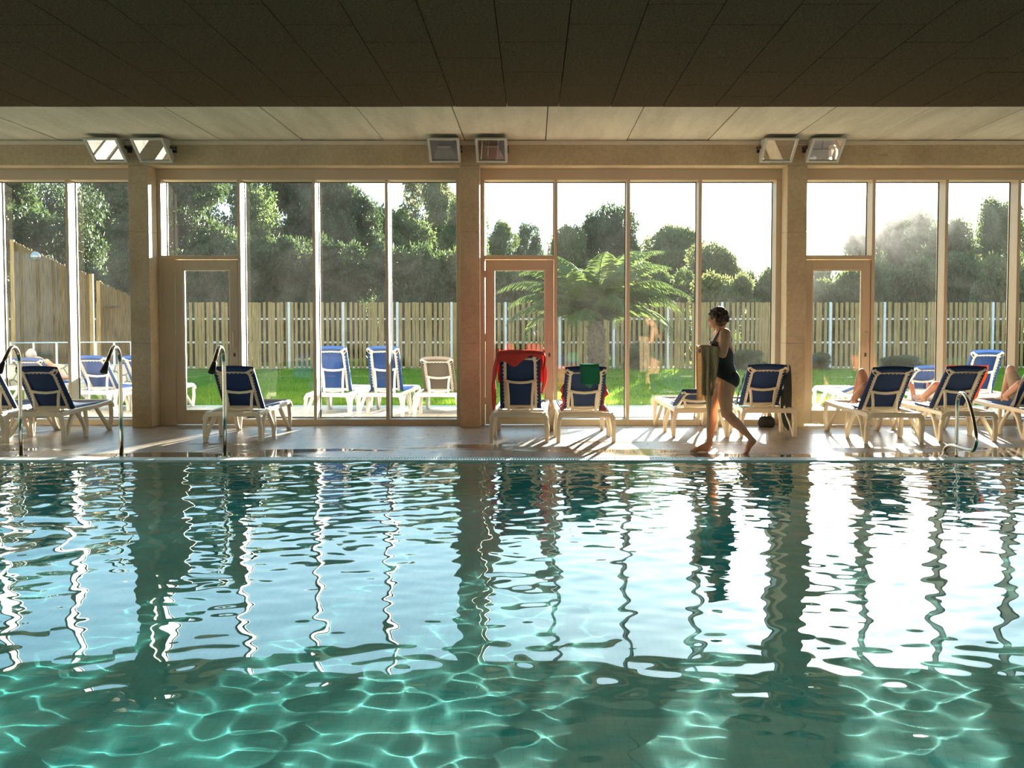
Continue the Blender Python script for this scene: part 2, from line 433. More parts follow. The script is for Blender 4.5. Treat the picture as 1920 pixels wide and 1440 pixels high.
def link(name, data, parent=None):
    o = bpy.data.objects.new(name, data); COL.objects.link(o)
    if parent is not None: o.parent = parent
    return o
def thing(name, label, cat, loc=(0, 0, 0), rz=0.0, group=None):
    o = bpy.data.objects.new(name, None); o.empty_display_size = 0.1; COL.objects.link(o)
    o.location = loc; o.rotation_euler = (0, 0, rz)
    return tag(o, label, cat, group)
def tag(o, label, cat, group=None, kind=None):
    o['label'] = label; o['category'] = cat
    if group: o['group'] = group
    if kind: o['kind'] = kind
    return o
def struct(o, label, cat):
    o['kind'] = 'structure'; o['label'] = label; o['category'] = cat; return o
def structroot(name, label, cat):
    o = bpy.data.objects.new(name, None); o.empty_display_size = 0.1; COL.objects.link(o)
    return struct(o, label, cat)
def bez(pts, n=8):
    """smooth curve through points (Catmull-Rom)"""
    P = [Vector(q) for q in pts]; out = []
    for i in range(len(P) - 1):
        p0, p1, p2, p3 = P[max(i - 1, 0)], P[i], P[i + 1], P[min(i + 2, len(P) - 1)]
        for k in range(n):
            t = k / n
            out.append(0.5 * ((2 * p1) + (p2 - p0) * t + (2 * p0 - 5 * p1 + 4 * p2 - p3) * t * t + (3 * p1 - p0 - 3 * p2 + p3) * t ** 3))
    out.append(P[-1]); return out

# ================================================================== THE SETTING
XW = 16.0                                   # half width of the hall
YB = -7.0                                   # back wall
PX0, PX1, PY0, PY1 = -10.0, 11.5, 2.4, 13.10  # pool
CEIL = 3.97
FRONT = 17.05                               # column faces
GL = 17.74                                  # glass plane

# floor around the pool
mb = MB()
mb.box((-XW, PY1 + 0.28, -0.02), (XW, 17.95, 0.0))
mb.box((-XW, YB, -0.02), (XW, PY0, 0.0))
mb.box((-XW, PY0, -0.02), (PX0, PY1 + 0.28, 0.0)); mb.box((PX1, PY0, -0.02), (XW, PY1 + 0.28, 0.0))
struct(mb.build('floor', M['deck']), 'beige tiled pool deck, wet near the water', 'floor')

# overflow grate along the far edge of the pool
mb = MB()
mb.box((PX0, PY1, -0.020), (PX1, PY1 + 0.022, 0.0)); mb.box((PX0, PY1 + 0.258, -0.020), (PX1, PY1 + 0.28, 0.0))
x = PX0
while x < PX1:
    mb.box((x, PY1 + 0.022, -0.018), (x + 0.016, PY1 + 0.258, -0.001)); x += 0.030
struct(mb.build('trim_1', M['grate']), 'white slatted overflow grate along the pool edge', 'grate')

# pool basin
mb = MB(); zb = -1.38
mb.add([(PX0, PY0, zb), (PX1, PY0, zb), (PX1, PY1, zb), (PX0, PY1, zb)], [(0, 1, 2, 3)])
mb.add([(PX0, PY1, zb), (PX1, PY1, zb), (PX1, PY1, -0.02), (PX0, PY1, -0.02)], [(0, 1, 2, 3)])
mb.add([(PX0, PY0, zb), (PX0, PY1, zb), (PX0, PY1, -0.02), (PX0, PY0, -0.02)], [(0, 1, 2, 3)])
mb.add([(PX1, PY0, zb), (PX1, PY1, zb), (PX1, PY1, -0.02), (PX1, PY0, -0.02)], [(0, 1, 2, 3)])
mb.add([(PX0, PY0, zb), (PX1, PY0, zb), (PX1, PY0, -0.02), (PX0, PY0, -0.02)], [(0, 1, 2, 3)])
basin = mb.build('pool_basin', M['pool'])
struct(basin, 'turquoise tiled pool basin under the water', 'pool')
basin.cycles.is_caustics_receiver = True

# water surface, rippled; unseen part under deck and patio is added for the sun caustics
dx = 0.022
xs = np.arange(PX0, PX1 + dx, dx); ys = np.arange(PY0, 24.3, dx)
X, Y = np.meshgrid(xs, ys)
Z = np.zeros_like(X)
NW = 90
under = 1 - 0.8 * np.clip((Y - 13.1) / 0.3, 0, 1)         # calmer on the added, unseen part under the deck
for i in range(NW):
    lam = 10 ** RNG.uniform(math.log10(0.15), math.log10(0.80)); k = 2 * PI / lam
    th = RNG.uniform(0, 2 * PI)
    s_ = 0.0112 / math.sqrt(NW / 4.0) * (0.85 if lam > 0.35 else 1.12)
    kx, ky = k * math.cos(th), k * math.sin(th)
    env = 0.78 + 0.90 * np.clip((Y - 6.0) / 5.0, 0, 1)      # gentle near the camera, livelier towards the far edge
    gx, gy, gp = RNG.uniform(0.25, 0.9), RNG.uniform(0.25, 0.9), RNG.uniform(0, 6.28)
    Z += env * (s_ / k) * (1 + 0.7 * np.sin(gx * X + gy * Y + gp)) * np.sin(kx * X + ky * Y + RNG.uniform(0, 6.28))
for cx_, cy_, amp, lam, reach in ((-3.85, 8.3, 0.085, 0.50, 0.55), (-5.4, 10.6, 0.035, 0.45, 1.0)):     # swirl left by a swimmer
    R_ = np.hypot(X - cx_, Y - cy_)
    Z += amp * lam / (2 * PI) * np.exp(-((R_ - 0.6) / reach) ** 2) * np.sin(2 * PI * R_ / lam)
Z = Z * under - 0.016
idx = np.arange(X.size).reshape(X.shape)
fc = np.stack([idx[:-1, :-1], idx[:-1, 1:], idx[1:, 1:], idx[1:, :-1]], -1).reshape(-1, 4)
wo = link('water', npmesh('water', np.stack([X, Y, Z], -1).reshape(-1, 3), fc, M['water'], True))
struct(wo, 'clear rippled turquoise pool water', 'water')
wo.cycles.is_caustics_caster = True

# ceiling: precast slabs with open joints
mb = MB(); pitch_ = 1.115; x = 0.17 - 16 * pitch_
mb.box((-XW - 1, YB - 0.3, CEIL + 0.06), (XW + 1, 18.15, CEIL + 0.35))
while x < XW + 1:
    mb.box((x + 0.007, 13.0, CEIL + RNG.uniform(-0.004, 0.004)), (x + pitch_ - 0.007, 17.98, CEIL + 0.07)); x += pitch_
struct(mb.build('ceiling', M['slab']), 'grey precast concrete ceiling slabs by the windows', 'ceiling')
# dark wood-wool panels under the rest of the ceiling
mb = MB(); x = -18.0; q = 0
while x < 18.0:
    y1 = 14.12 + RNG.uniform(-0.012, 0.012); y = y1; L = 1.3 if q % 2 else 0.65
    while y > YB:
        zz = RNG.uniform(-0.0015, 0.0015)
        mb.box((x + 0.004, max(YB, y - L) + 0.006, CEIL - 0.045 + zz), (x + 0.59 - 0.004, y - 0.006, CEIL + 0.075)); y -= L; L = 1.3
    x += 0.59; q += 1
struct(mb.build('trim_2', M['dark_panel']), 'dark brown wood-wool ceiling panels over the pool', 'ceiling panel')

# columns, beam
COLS = [-14.515, -9.99, -5.455, -0.88, 3.645, 8.17, 12.695]
def cname(i): return ['', '', 'first concrete column from the left, beside the first glass door', 'middle concrete column, beside the red-draped lounger', 'concrete column behind the walking woman, beside the rightmost door', '', ''][i]
for i, cx in enumerate(COLS):
    mb = MB()
    b = 0.137
    # joints between pours are shallow grooves
    cuts = [0.0, 1.18, 2.72, 3.63]
    for a_, b_ in zip(cuts[:-1], cuts[1:]):
        mb.box((cx - b, FRONT, a_ + 0.003), (cx + b, 17.92, b_ - 0.003))
    mb.box((cx - b + 0.006, FRONT + 0.006, 0), (cx + b - 0.006, 17.91, 3.63))
    o = mb.build('column', M['concrete'], bevel=0.006)
    struct(o, cname(i) or ('concrete column beyond the frame, number %d along the window wall' % (i + 1)), 'column')
mb = MB(); mb.box((-XW, FRONT - 0.002, 3.63), (XW, 17.95, CEIL - 0.005))
struct(mb.build('beam', M['concrete'], bevel=0.006), 'long concrete beam above the windows', 'beam')
mb = MB(); mb.box((-XW, FRONT - 0.035, CEIL - 0.062), (XW, FRONT - 0.002, CEIL - 0.006))
struct(mb.build('trim_3', M['trim'], bevel=0.004), 'pale strip along the top of the beam', 'trim')

# window wall: frames, mullions, panes, doors
MF, MR = 17.44, 17.79        # mullion front and rear
HEAD0, HEAD1 = 3.475, 3.63
def vbar(mb, x0, x1, z0, z1): mb.box((x0, MF, z0), (x1, MR, z1))
def make_bay(i, xl, xr, muls, door, label):
    """xl, xr: faces of the neighbouring columns"""
    root = structroot('window_%d' % i, label, 'window')
    fr = MB()
    fr.box((xl, MF, HEAD0), (xr, MR, HEAD1))                                   # head
    fr.box((xl, MF, 0.0), (xl + 0.055, MR, HEAD0)); fr.box((xr - 0.075, MF, 0.0), (xr, MR, HEAD0))   # jambs
    dl = dr = None
    if door:
        dl, dr = door
        fr.box((xl + 0.055, MF, 2.36), (muls[0] - 0.0225, MR, 2.415))             # transom over the door
        fr.box((xl + 0.055, MF + 0.01, 0), (dl - 0.004, MR, 2.36)) if dl - xl > 0.07 else None
    xs_ = [xl + 0.055] + list(muls) + [xr - 0.075]
    for k in range(len(xs_) - 1):
        a = xs_[k] + (0.0225 if k else 0); b = xs_[k + 1] - (0.0225 if k + 1 < len(xs_) - 1 else 0)
        if not (door and k == 0): fr.box((a, MF, 0.0), (b, MR, 0.085))
    fr.build('frame', M['frame'], root, bevel=0.004)
    for mx in muls:
        MB().box((mx - 0.0225, MF, 0.0), (mx + 0.0225, MR, HEAD0)).build('mullion', M['frame'], root, bevel=0.003)
    gl = MB(); gk = MB()
    for k in range(len(xs_) - 1):
        a = xs_[k] + (0.0225 if k else 0); b = xs_[k + 1] - (0.0225 if k + 1 < len(xs_) - 1 else 0)
        z0 = 2.415 if (door and k == 0) else 0.085
        gl.add([(a, GL, z0), (b, GL, z0), (b, GL, HEAD0), (a, GL, HEAD0)], [(0, 1, 2, 3)])
        for (u0, u1, w0, w1) in ((a, b, z0, z0 + 0.012), (a, b, HEAD0 - 0.012, HEAD0), (a, a + 0.010, z0, HEAD0), (b - 0.010, b, z0, HEAD0)):
            gk.box((u0, GL - 0.012, w0), (u1, GL + 0.012, w1))
    gl.build('glass', M['pane'], root)
    gk.build('gasket', M['gasket'], root)
    return root
def make_door(i, dl, dr, label):
    root = structroot('door_%d' % i, label, 'door')
    y0, y1 = MF + 0.02, MF + 0.085; st = 0.115; z0, z1 = 0.012, 2.352; g0, g1 = 0.20, 2.215
    lf = MB()
    lf.box((dl, y0, z0), (dl + st, y1, z1)); lf.box((dr - st, y0, z0), (dr, y1, z1))
    lf.box((dl + st, y0, z0), (dr - st, y1, g0)); lf.box((dl + st, y0, g1), (dr - st, y1, z1))
    lf.build('leaf', M['frame'], root, bevel=0.005)
    bd = MB(); e_ = 0.018                                                         # glazing bead
    bd.box((dl + st, y0 + 0.012, g0), (dl + st + e_, y1 - 0.012, g1)); bd.box((dr - st - e_, y0 + 0.012, g0), (dr - st, y1 - 0.012, g1))
    bd.box((dl + st + e_, y0 + 0.012, g0), (dr - st - e_, y1 - 0.012, g0 + e_)); bd.box((dl + st + e_, y0 + 0.012, g1 - e_), (dr - st - e_, y1 - 0.012, g1))
    bd.build('glazing_bead', M['trim'], root)
    ym = (y0 + y1) / 2
    MB().add([(dl + st, ym, g0), (dr - st, ym, g0), (dr - st, ym, g1), (dl + st, ym, g1)], [(0, 1, 2, 3)]).build('glass', M['pane'], root)
    hx = dr - st * 0.5
    h = MB(); h.sweep(bez([(hx, y0, 1.33), (hx, y0 - 0.045, 1.325), (hx, y0 - 0.05, 1.28), (hx, y0 - 0.05, 1.17), (hx, y0 - 0.045, 1.125), (hx, y0, 1.12)], 5), 0.011, 8)
    h.build('handle', M['frame'], root, True)
    MB().box((hx - 0.013, y0 - 0.012, 0.98), (hx + 0.013, y0 + 0.001, 1.03)).build('lock', M['dark_metal'], root, bevel=0.003)
    for hz in (0.3, 1.2, 2.1):
        MB().sweep([(dl - 0.002, y0 - 0.006, hz), (dl - 0.002, y0 - 0.006, hz + 0.1)], 0.009, 8).build('hinge', M['frame'], root, True)
    return root
b_ = 0.137
def pitchbay(i, l, r, label):
    w_ = (r - l - 2 * b_) / 4
    make_bay(i, l + b_, r - b_, [l + b_ + w_ * k for k in (1, 2, 3)], None, label)
pitchbay(5, COLS[0], COLS[1], 'tall window bay beyond the left edge of the frame')
make_bay(1, COLS[1] + b_, COLS[2] - b_, (-8.69, -7.64, -6.595), None, 'tall window bay at the far left, beside the first column')
make_bay(2, COLS[2] + b_, COLS[3] - b_, (-4.165, -3.105, -2.075), (-5.085, -4.195), 'tall window bay between the first and middle columns')
make_bay(3, COLS[3] + b_, COLS[4] - b_, (0.315, 1.345, 2.36), (-0.68, 0.285), 'tall window bay behind the red-draped lounger and the woman')
make_bay(4, COLS[4] + b_, COLS[5] - b_, (4.815, 5.845, 6.87), (3.845, 4.785), 'tall window bay on the right, behind the people lying on loungers')
pitchbay(6, COLS[5], COLS[6], 'tall window bay beyond the right edge of the frame')
make_door(1, -5.085, -4.195, 'glass door beside the first column from the left')
make_door(2, -0.68, 0.285, 'glass door behind the red-draped lounger')
make_door(3, 3.845, 4.785, 'glass door right of the column behind the woman')

# walls behind and beside the camera; large end windows are added for daylight
mb = MB(); mb.box((-XW, YB - 0.25, 0), (XW, YB, CEIL))
struct(mb.build('wall_back', M['plaster']), 'pale wall behind the camera', 'wall')
for k_, (s_, nm) in enumerate(((-1, 'left'), (1, 'right'))):
    mb = MB(); x0, x1 = s_ * XW - 0.125, s_ * XW + 0.125
    mb.box((x0, YB, 0), (x1, 17.98, 0.35)); mb.box((x0, YB, 3.62), (x1, 17.98, CEIL))
    mb.box((x0, YB, 0.35), (x1, YB + 0.8, 3.62)); mb.box((x0, 14.6, 0.35), (x1, 17.98, 3.62))
    for k in range(1, 4): mb.box((x0, YB + 0.8 + k * 5.2 - 0.15, 0.35), (x1, YB + 0.8 + k * 5.2 + 0.15, 3.62))
    struct(mb.build('wall_' + nm, M['plaster']), 'pale %s end wall of the pool hall with added large windows' % nm, 'wall')
    root = structroot('window_%d' % (7 + k_), 'large unseen windows, added for daylight, in the %s end wall' % nm, 'window')
    gl = MB(); mf = MB(); xm = s_ * XW
    gl.add([(xm, YB + 0.8, 0.35), (xm, 14.6, 0.35), (xm, 14.6, 3.62), (xm, YB + 0.8, 3.62)], [(0, 1, 2, 3)])
    for k in range(16): mf.box((xm - 0.05, YB + 0.8 + k * 1.3 + 0.62, 0.35), (xm + 0.05, YB + 0.8 + k * 1.3 + 0.68, 3.62))
    gl.build('glass', M['pane'], root); mf.build('mullion', M['frame'], root)
# ground under the near deck so nothing leaks in
mb = MB(); mb.box((-XW - 0.3, YB - 0.3, -1.6), (XW + 0.3, PY1 + 1.2, -1.45))
struct(mb.build('foundation', M['slab']), 'concrete foundation below the pool', 'foundation')

# ================================================================== FLOODLIGHTS ON THE BEAM
def floodlight(px0, px1, D, label):
    """housing with a glass face looking down into the hall"""
    p0, p1 = at(px0, 262, D), at(px1, 262, D); cx = (p0.x + p1.x) / 2; w = abs(p1.x - p0.x) / 2
    t = thing('floodlight', label, 'light', (cx, FRONT, 3.66), 0, 'floodlights along the beam')
    # side profile in (y, z) local, face from A (front top) to B (rear bottom)
    A, B, C_, D_ = (-0.60, 0.255), (-0.16, 0.0), (-0.10, 0.06), (-0.28, 0.27)
    def P(x_, q): return (x_, q[0], q[1])
    hs = MB(); n_ = Vector((0, -(B[1] - A[1]), -(A[0] - B[0]))).normalized()     # outward face normal
    n_ = Vector((0, -0.50, -0.866))
    inA, inB = Vector((0, *A)), Vector((0, *B)); d_ = (inB - inA).normalized(); Lf = (inB - inA).length
    # shell: back, top, sides
    for pts in ([A, D_], [D_, C_], [C_, B]):
        hs.add([P(-w, pts[0]), P(w, pts[0]), P(w, pts[1]), P(-w, pts[1])], [(0, 1, 2, 3)])
    for s in (-w, w): hs.add([P(s, A), P(s, D_), P(s, C_), P(s, B)], [(0, 1, 2, 3)])
    h = hs.build('housing', M['lamp_body'], t, thick=0.006)
    rim = MB(); bw = 0.032
    def fp(x_, s_, o_=0.0): return Vector((x_, 0, 0)) + inA + d_ * (s_ * Lf) + n_ * o_
    def quadbox(xa, xb, sa, sb, lo, hi):
        vs = [fp(x_, s_, o_) for o_ in (lo, hi) for x_, s_ in ((xa, sa), (xb, sa), (xb, sb), (xa, sb))]
        return vs, [(3, 2, 1, 0), (4, 5, 6, 7), (0, 1, 5, 4), (1, 2, 6, 5), (2, 3, 7, 6), (3, 0, 4, 7)]
    e_ = bw / Lf
    for a_ in ((-w - .004, w + .004, -0.01, e_), (-w - .004, w + .004, 1 - e_, 1.01), (-w - .004, -w + bw, e_, 1 - e_), (w - bw, w + .004, e_, 1 - e_)):
        rim.add(*quadbox(*a_, -0.006, 0.014))
    rim.build('rim', M['lamp_body'], t, bevel=0.003)
    MB().add([fp(-w + bw, e_), fp(w - bw, e_), fp(w - bw, 1 - e_), fp(-w + bw, 1 - e_)], [(0, 1, 2, 3)]).build('glass', M['lampglass'], t)
    rf = MB(); dep = -0.085
    f4 = [fp(-w + bw, e_, -.008), fp(w - bw, e_, -.008), fp(w - bw, 1 - e_, -.008), fp(-w + bw, 1 - e_, -.008)]
    b4 = [fp(-w * .5, .33, dep), fp(w * .5, .33, dep), fp(w * .5, .67, dep), fp(-w * .5, .67, dep)]
    rf.add(f4 + b4, [(4, 5, 6, 7), (0, 1, 5, 4), (1, 2, 6, 5), (2, 3, 7, 6), (3, 0, 4, 7)])
    rf.build('reflector', M['reflector'], t)
    MB().sweep([fp(-w * .42, .5, dep + .03), fp(w * .42, .5, dep + .03)], 0.016, 10).build('lamp_tube', M['tube'], t, True)
    br = MB()
    for s in (-1, 1):
        br.box((s * (w + .012) - .004, -0.30, 0.16), (s * (w + .012) + .004, -0.001, 0.20))
    br.box((-w - .016, -0.012, 0.14), (w + .016, -0.001, 0.22))
    br.build('bracket', M['dark_metal'], t)
    return t
fl = [(155, 218, 'left one of the floodlight pair above the first column'), (243, 305, 'right one of the floodlight pair above the first column'),
      (801, 860, 'left one of the floodlight pair above the middle column'), (891, 950, 'right one of the floodlight pair above the middle column'),
      (1436, 1498, 'left one of the floodlight pair above the column behind the woman'), (1525, 1587, 'right one of the floodlight pair above the column behind the woman')]
for a_, b2, lb in fl: floodlight(a_, b2, 16.45, lb)

# ================================================================== POOL FITTINGS
def swan_neck(px, py, label):
    g0 = ground(px, py)
    t = thing('water_spout', label, 'water spout', (g0.x, g0.y, 0), 0, 'curved steel water spouts')
    r = 0.0235
    path = [(0, 0, 0.004), (0, 0, 0.45), (0, 0, 0.98)] + [(0, -0.16 + 0.16 * math.cos(a_), 1.04 + 0.165 * math.sin(a_)) for a_ in [PI * k / 12 for k in range(0, 10)]]
    end = Vector(path[-1]); d_ = Vector((0, -0.235, -0.20)).normalized()
    path = [Vector(q) for q in path] + [end + d_ * 0.06, end + d_ * 0.20]
    MB().sweep(path, r, 16, upv=(1, 0, 0)).build('pipe', M['steel'], t, True)
    e0 = end + d_ * 0.17
    MB().sweep([e0, e0 + d_ * .015, e0 + d_ * .03, e0 + d_ * 0.15, e0 + d_ * 0.155], [.026, .031, .029, .041, .036], 16, flat=0.8).build('nozzle', M['dark_metal'], t, True)
    fl_ = MB(); fl_.sweep([(0, 0, 0.0), (0, 0, 0.008), (0, 0, 0.010)], [.075, .075, .03], 20)
    fl_.build('base_flange', M['steel'], t)
    for sx, sy in ((-.055, 0), (.055, 0)):
        MB().sweep([(sx, sy, .008), (sx, sy, .018)], .009, 6).build('bolt', M['dark_metal'], t)
    return t
swan_neck(40, 855, 'steel swan-neck water spout at the far left pool edge, nearest the left border')
swan_neck(228, 855, 'steel swan-neck water spout between the two others, left of the first column')
swan_neck(422, 855, 'steel swan-neck water spout in front of the lounger by the first door')

hr = thing('handrail', 'looped polished steel handrail at the pool edge in front of the right loungers', 'handrail', (0, 0, 0))
g0 = ground(1793, 857); X0 = g0.x; Y0 = g0.y
hr.location = (X0, Y0, 0)
pth = [(0, 0, 0.0), (0, 0, 0.30), (0, 0, 0.56), (0, -0.03, 0.66), (0, -0.13, 0.705), (0.0, -0.28, 0.675), (0.0, -0.44, 0.54), (0.0, -0.56, 0.36), (0.0, -0.60, 0.25),
       (0, -0.57, 0.175), (0, -0.46, 0.12), (-0.02, -0.14, 0.125), (-0.05, 0.02, 0.125), (-0.085, 0.11, 0.085), (-0.10, 0.13, 0.0)]
MB().sweep(bez(pth, 7), 0.021, 14).build('rail', M['steel'], hr, True)
for q in ((0, 0), (-0.10, 0.13)):
    MB().sweep([(q[0], q[1], 0), (q[0], q[1], .007), (q[0], q[1], .009)], [.05, .05, .024], 18).build('base_flange', M['steel'], hr)

# ================================================================== SUN LOUNGERS
HINGE_Y, RAILZ = 0.68, 0.345
BL = 0.78                                    # backrest length
_cache = {}
def cached(key, fn):
    if key not in _cache: _cache[key] = fn()
    return _cache[key]
def lounger(loc, rz, back, label, fabric='blue', frame='plastic', group='sun loungers', parts_small=False):
    t = thing('sun_lounger', label, 'sun lounger', loc, rz, group)
    pm, fm = M[frame], M[fabric]
    W = 0.315
    def frame_mesh():
        mb = MB()
        for s in (-1, 1):
            mb.bar([(s * W, 0.03, RAILZ), (s * W, 0.6, RAILZ + .012), (s * W, 1.3, RAILZ + .012), (s * W, 1.93, RAILZ + .03)], 0.045, 0.055, (1, 0, 0))
        arch = lambda y, z: [(-W - .018, y, z - .075), (-W - .006, y, z - .022), (-W + .03, y, z), (0, y, z + .004), (W - .03, y, z), (W + .006, y, z - .022), (W + .018, y, z - .075)]
        mb.bar(arch(0.01, RAILZ), 0.05, 0.062, (0, 1, 0)); mb.bar(arch(1.95, RAILZ + .03), 0.05, 0.062, (0, 1, 0))
        mb.bar([(-W, HINGE_Y + .05, RAILZ - .012), (W, HINGE_Y + .05, RAILZ - .012)], 0.04, 0.03, (0, 1, 0))
        return mb.mesh('frame', pm)
    def leg_mesh(kind, s):
        mb = MB(); xo = s * W; xf = s * (W + .025)
        if kind == 'rear':
            mb.bar([(xo, .015, RAILZ), (xf, .03, .2), (xf, .055, .0)], .05, [.062, .055, .06], (1, 0, 0))
            mb.bar(bez([(xf, .075, .015), (xf, .17, .10), (xo, .34, .25), (xo, .50, RAILZ)], 4), .045, [.05, .05, .048, .045, .045, .045, .045, .045, .045, .045, .05, .055, .06], (1, 0, 0))
        elif kind == 'mid':
            mb.bar(bez([(xo, .56, RAILZ), (xo, .70, .26), (xf, .79, .12), (xf, .815, .0)], 4), .045, .048, (1, 0, 0))
            mb.bar([(xo, .90, RAILZ), (xf, .875, .15), (xf, .85, .0)], .045, .05, (1, 0, 0))
            mb.box((min(xf - .022, xf + .022), .79, 0), (max(xf - .022, xf + .022), .875, .035))
        else:
            mb.bar(bez([(xo, 1.32, RAILZ), (xo, 1.48, .24), (xf, 1.66, .09), (xf, 1.76, .015)], 4), .045, .046, (1, 0, 0))
            mb.bar([(xo, 1.935, RAILZ), (xf, 1.88, .18), (xf, 1.80, .0)], .05, [.06, .055, .055], (1, 0, 0))
        return mb.mesh('leg', pm)
    def app(name, key, fn, smooth=False, bevel=0.0):
        me = cached((key, frame, fabric), fn)
        o = link(name, me, t)
        if bevel:
            b = o.modifiers.new('bevel', 'BEVEL'); b.width = bevel; b.segments = 3; b.limit_method = 'ANGLE'; b.angle_limit = rad(35)
        return o
    app('frame', 'frame', frame_mesh, bevel=0.012)
    for k in ('rear', 'mid', 'front'):
        for s in (-1, 1): app('leg', (k, s), lambda k=k, s=s: leg_mesh(k, s), bevel=0.010)
    def seat():
        mb = MB()
        mb.grid(lambda u, v: (-.275 + .55 * u, HINGE_Y + .02 + v * 1.22, RAILZ + .045 - .022 * math.sin(PI * u) + (.012 * v)), 9, 14)
        for s in (-1, 1):        # turned-down hems
            mb.grid(lambda u, v: (s * (.275 + .028 * u), HINGE_Y + .02 + v * 1.22, RAILZ + .045 - .05 * u * u + .012 * v), 4, 14)
        return mb.mesh('seat_sling', fm, True)
    o = app('seat_sling', 'seat', seat, True); md = o.modifiers.new('thickness', 'SOLIDIFY'); md.thickness = .005
    # backrest in its own frame: u up the back, w across, n towards the rear
    ca, sa = math.cos(back), math.sin(back)
    def B(w, u, n_): return Vector((w, HINGE_Y - u * ca - n_ * sa, RAILZ + .045 + u * sa - n_ * ca))
    key = round(back, 3)
    hw = lambda u: .262 - .012 * (u / BL)
    def bframe():
        mb = MB()
        for s in (-1, 1):
            mb.bar([B(s * .190, 0.0, .022), B(s * .190, .35, .022), B(s * .186, BL - .06, .022)], .034, .026, (1, 0, 0))
        mb.bar([B(-.19, BL - .075, .022), B(0, BL - .06, .022), B(.19, BL - .075, .022)], .028, .026, (B(0, 1, 0) - B(0, 0, 0)))
        mb.bar([B(-.19, .03, .022), B(.19, .03, .022)], .03, .026, (B(0, 1, 0) - B(0, 0, 0)))
        return mb.mesh('backrest_frame', pm)
    app('backrest_frame', ('bf', key), bframe, bevel=.006)
    def corner(s):
        mb = MB()
        o_ = [B(s * .165, BL - .10, .018), B(s * .185, BL - .13, .018), B(s * .258, BL - .045, .018), B(s * .256, BL - .012, .018), B(s * .225, BL + .004, .018), B(s * .145, BL - .045, .018)]
        mb.prism(o_, B(0, 0, .030) - B(0, 0, 0)); return mb.mesh('corner_cap', pm)
    def hole_dark_patch(s):  # black block painted in for the shade inside a slot; nothing is cut
        mb = MB(); c = B(s * .222, BL - .047, .052); a_ = (B(s * .012, .02, 0) - B(0, 0, 0)); b2 = (B(.013, 0, 0) - B(0, 0, 0))
        mb.prism([c + a_ + b2, c + a_ - b2, c - a_ - b2, c - a_ + b2], B(0, 0, -.01) - B(0, 0, 0)); return mb.mesh('hole_dark_patch', M['black'])
    for s in (-1, 1):
        c = app('corner_cap', ('cc', s, key), lambda s=s: corner(s), bevel=.008)
        ho = link('dark_slot_patch', cached(('ho', s, key, frame), lambda s=s: hole_dark_patch(s)), c)
    def bsling():
        mb = MB()
        bow = lambda u: .018 * math.sin(PI * min(1, max(0, u / BL)))
        mb.grid(lambda a_, v: B((2 * a_ - 1) * hw(v * BL), v * BL + .022 * (1 - (2 * a_ - 1) ** 2) * v, -.004 + .012 * math.sin(PI * a_)), 11, 12)
        for s in (-1, 1):
            mb.grid(lambda a_, v: B(s * (hw(v * BL) - (.0 if a_ < .01 else .048 * (a_ - .25) / .75 if a_ > .25 else 0)), v * BL, -.004 + .034 * min(1, a_ * 4)), 5, 12)
        mb.grid(lambda a_, v: B((2 * v - 1) * .235, BL + .022 * (1 - (2 * v - 1) ** 2) - .062 * a_, (-.004 + .044 * min(1, a_ * 4))), 5, 10)
        return mb.mesh('backrest_sling', fm, True)
    o = app('backrest_sling', ('bs', key), bsling, True); md = o.modifiers.new('thickness', 'SOLIDIFY'); md.thickness = .004
    def lace():
        mb = MB()
        for s in (-1, 1):
            pts = []; N = 23
            for k in range(N):
                u = .07 + (BL - .20) * k / (N - 1)
                pts.append(B(s * ((.217 if k % 2 else .196) + RNG.uniform(-.003, .003)), u, .040))
            mb.sweep(pts, .0042, 5)
        pts = []; N = 13
        for k in range(N): pts.append(B(-.15 + .30 * k / (N - 1), BL - (.05 if k % 2 else .072), .044))
        mb.sweep(pts, .0055, 5)
        return mb.mesh('lacing', M['cord'], True)
    app('lacing', ('la', key), lace)
    def prop():
        mb = MB(); u0 = .36 if back < 0.95 else .40
        top = B(0, u0, .035); yb = top.y - .015 if back > .5 else top.y - .02
        zlo = RAILZ + .028
        yl = top.y + .03
        crv = lambda y, z, w_, dip: [(-w_, y, z + dip), (-w_ * .5, y, z + dip * .25), (0, y, z), (w_ * .5, y, z + dip * .25), (w_, y, z + dip)]
        mb.bar(crv(top.y, top.z - .02, .195, .028), .032, .034, (0, 1, 0))
        for s in (-1, 1): mb.bar([(s * .165, top.y, top.z), (s * .150, (top.y + yl) / 2, (top.z + zlo) / 2), (s * .145, yl, zlo - .02)], .034, .030, (1, 0, 0))
        mb.bar(crv(yl, zlo + .004, .15, .02), .03, .03, (0, 1, 0))
        return mb.mesh('support_bracket', pm)
    app('support_bracket', ('pr', key), prop, bevel=.008)
    return t, B, back

def ang(z_top): return math.asin(max(.05, min(.99, (z_top - RAILZ - .045) / BL)))
L = {}
def place(key, pxc, py, back, label, rz=0.0, **kw):
    g = ground(pxc, py); L[key] = (g, rz, back)
    return lounger((g.x, g.y - 0.05, 0), rz, back, label, **kw)
A42, A65 = rad(43), rad(64)
res = {}
res['L1'] = place('L1', -44, 829, A42, 'blue sun lounger cut by the left border of the photo', rad(1))
res['L2'] = place('L2', 68, 830, A42, 'blue sun lounger behind the leftmost water spout', rad(1.5))
res['L3'] = place('L3', 437, 829, A42, 'blue sun lounger in front of the first glass door', rad(0))
res['L4'] = place('L4', 973, 830, A65, 'upright blue sun lounger with the red towel over its back', rad(-1.5))
res['L5'] = place('L5', 1099, 830, A42, 'blue sun lounger with the green towel hung on its back', rad(1.5))
res['L6'] = place('L6', 1313, 820, rad(17), 'blue sun lounger nearly flat, behind the walking woman', rad(2))
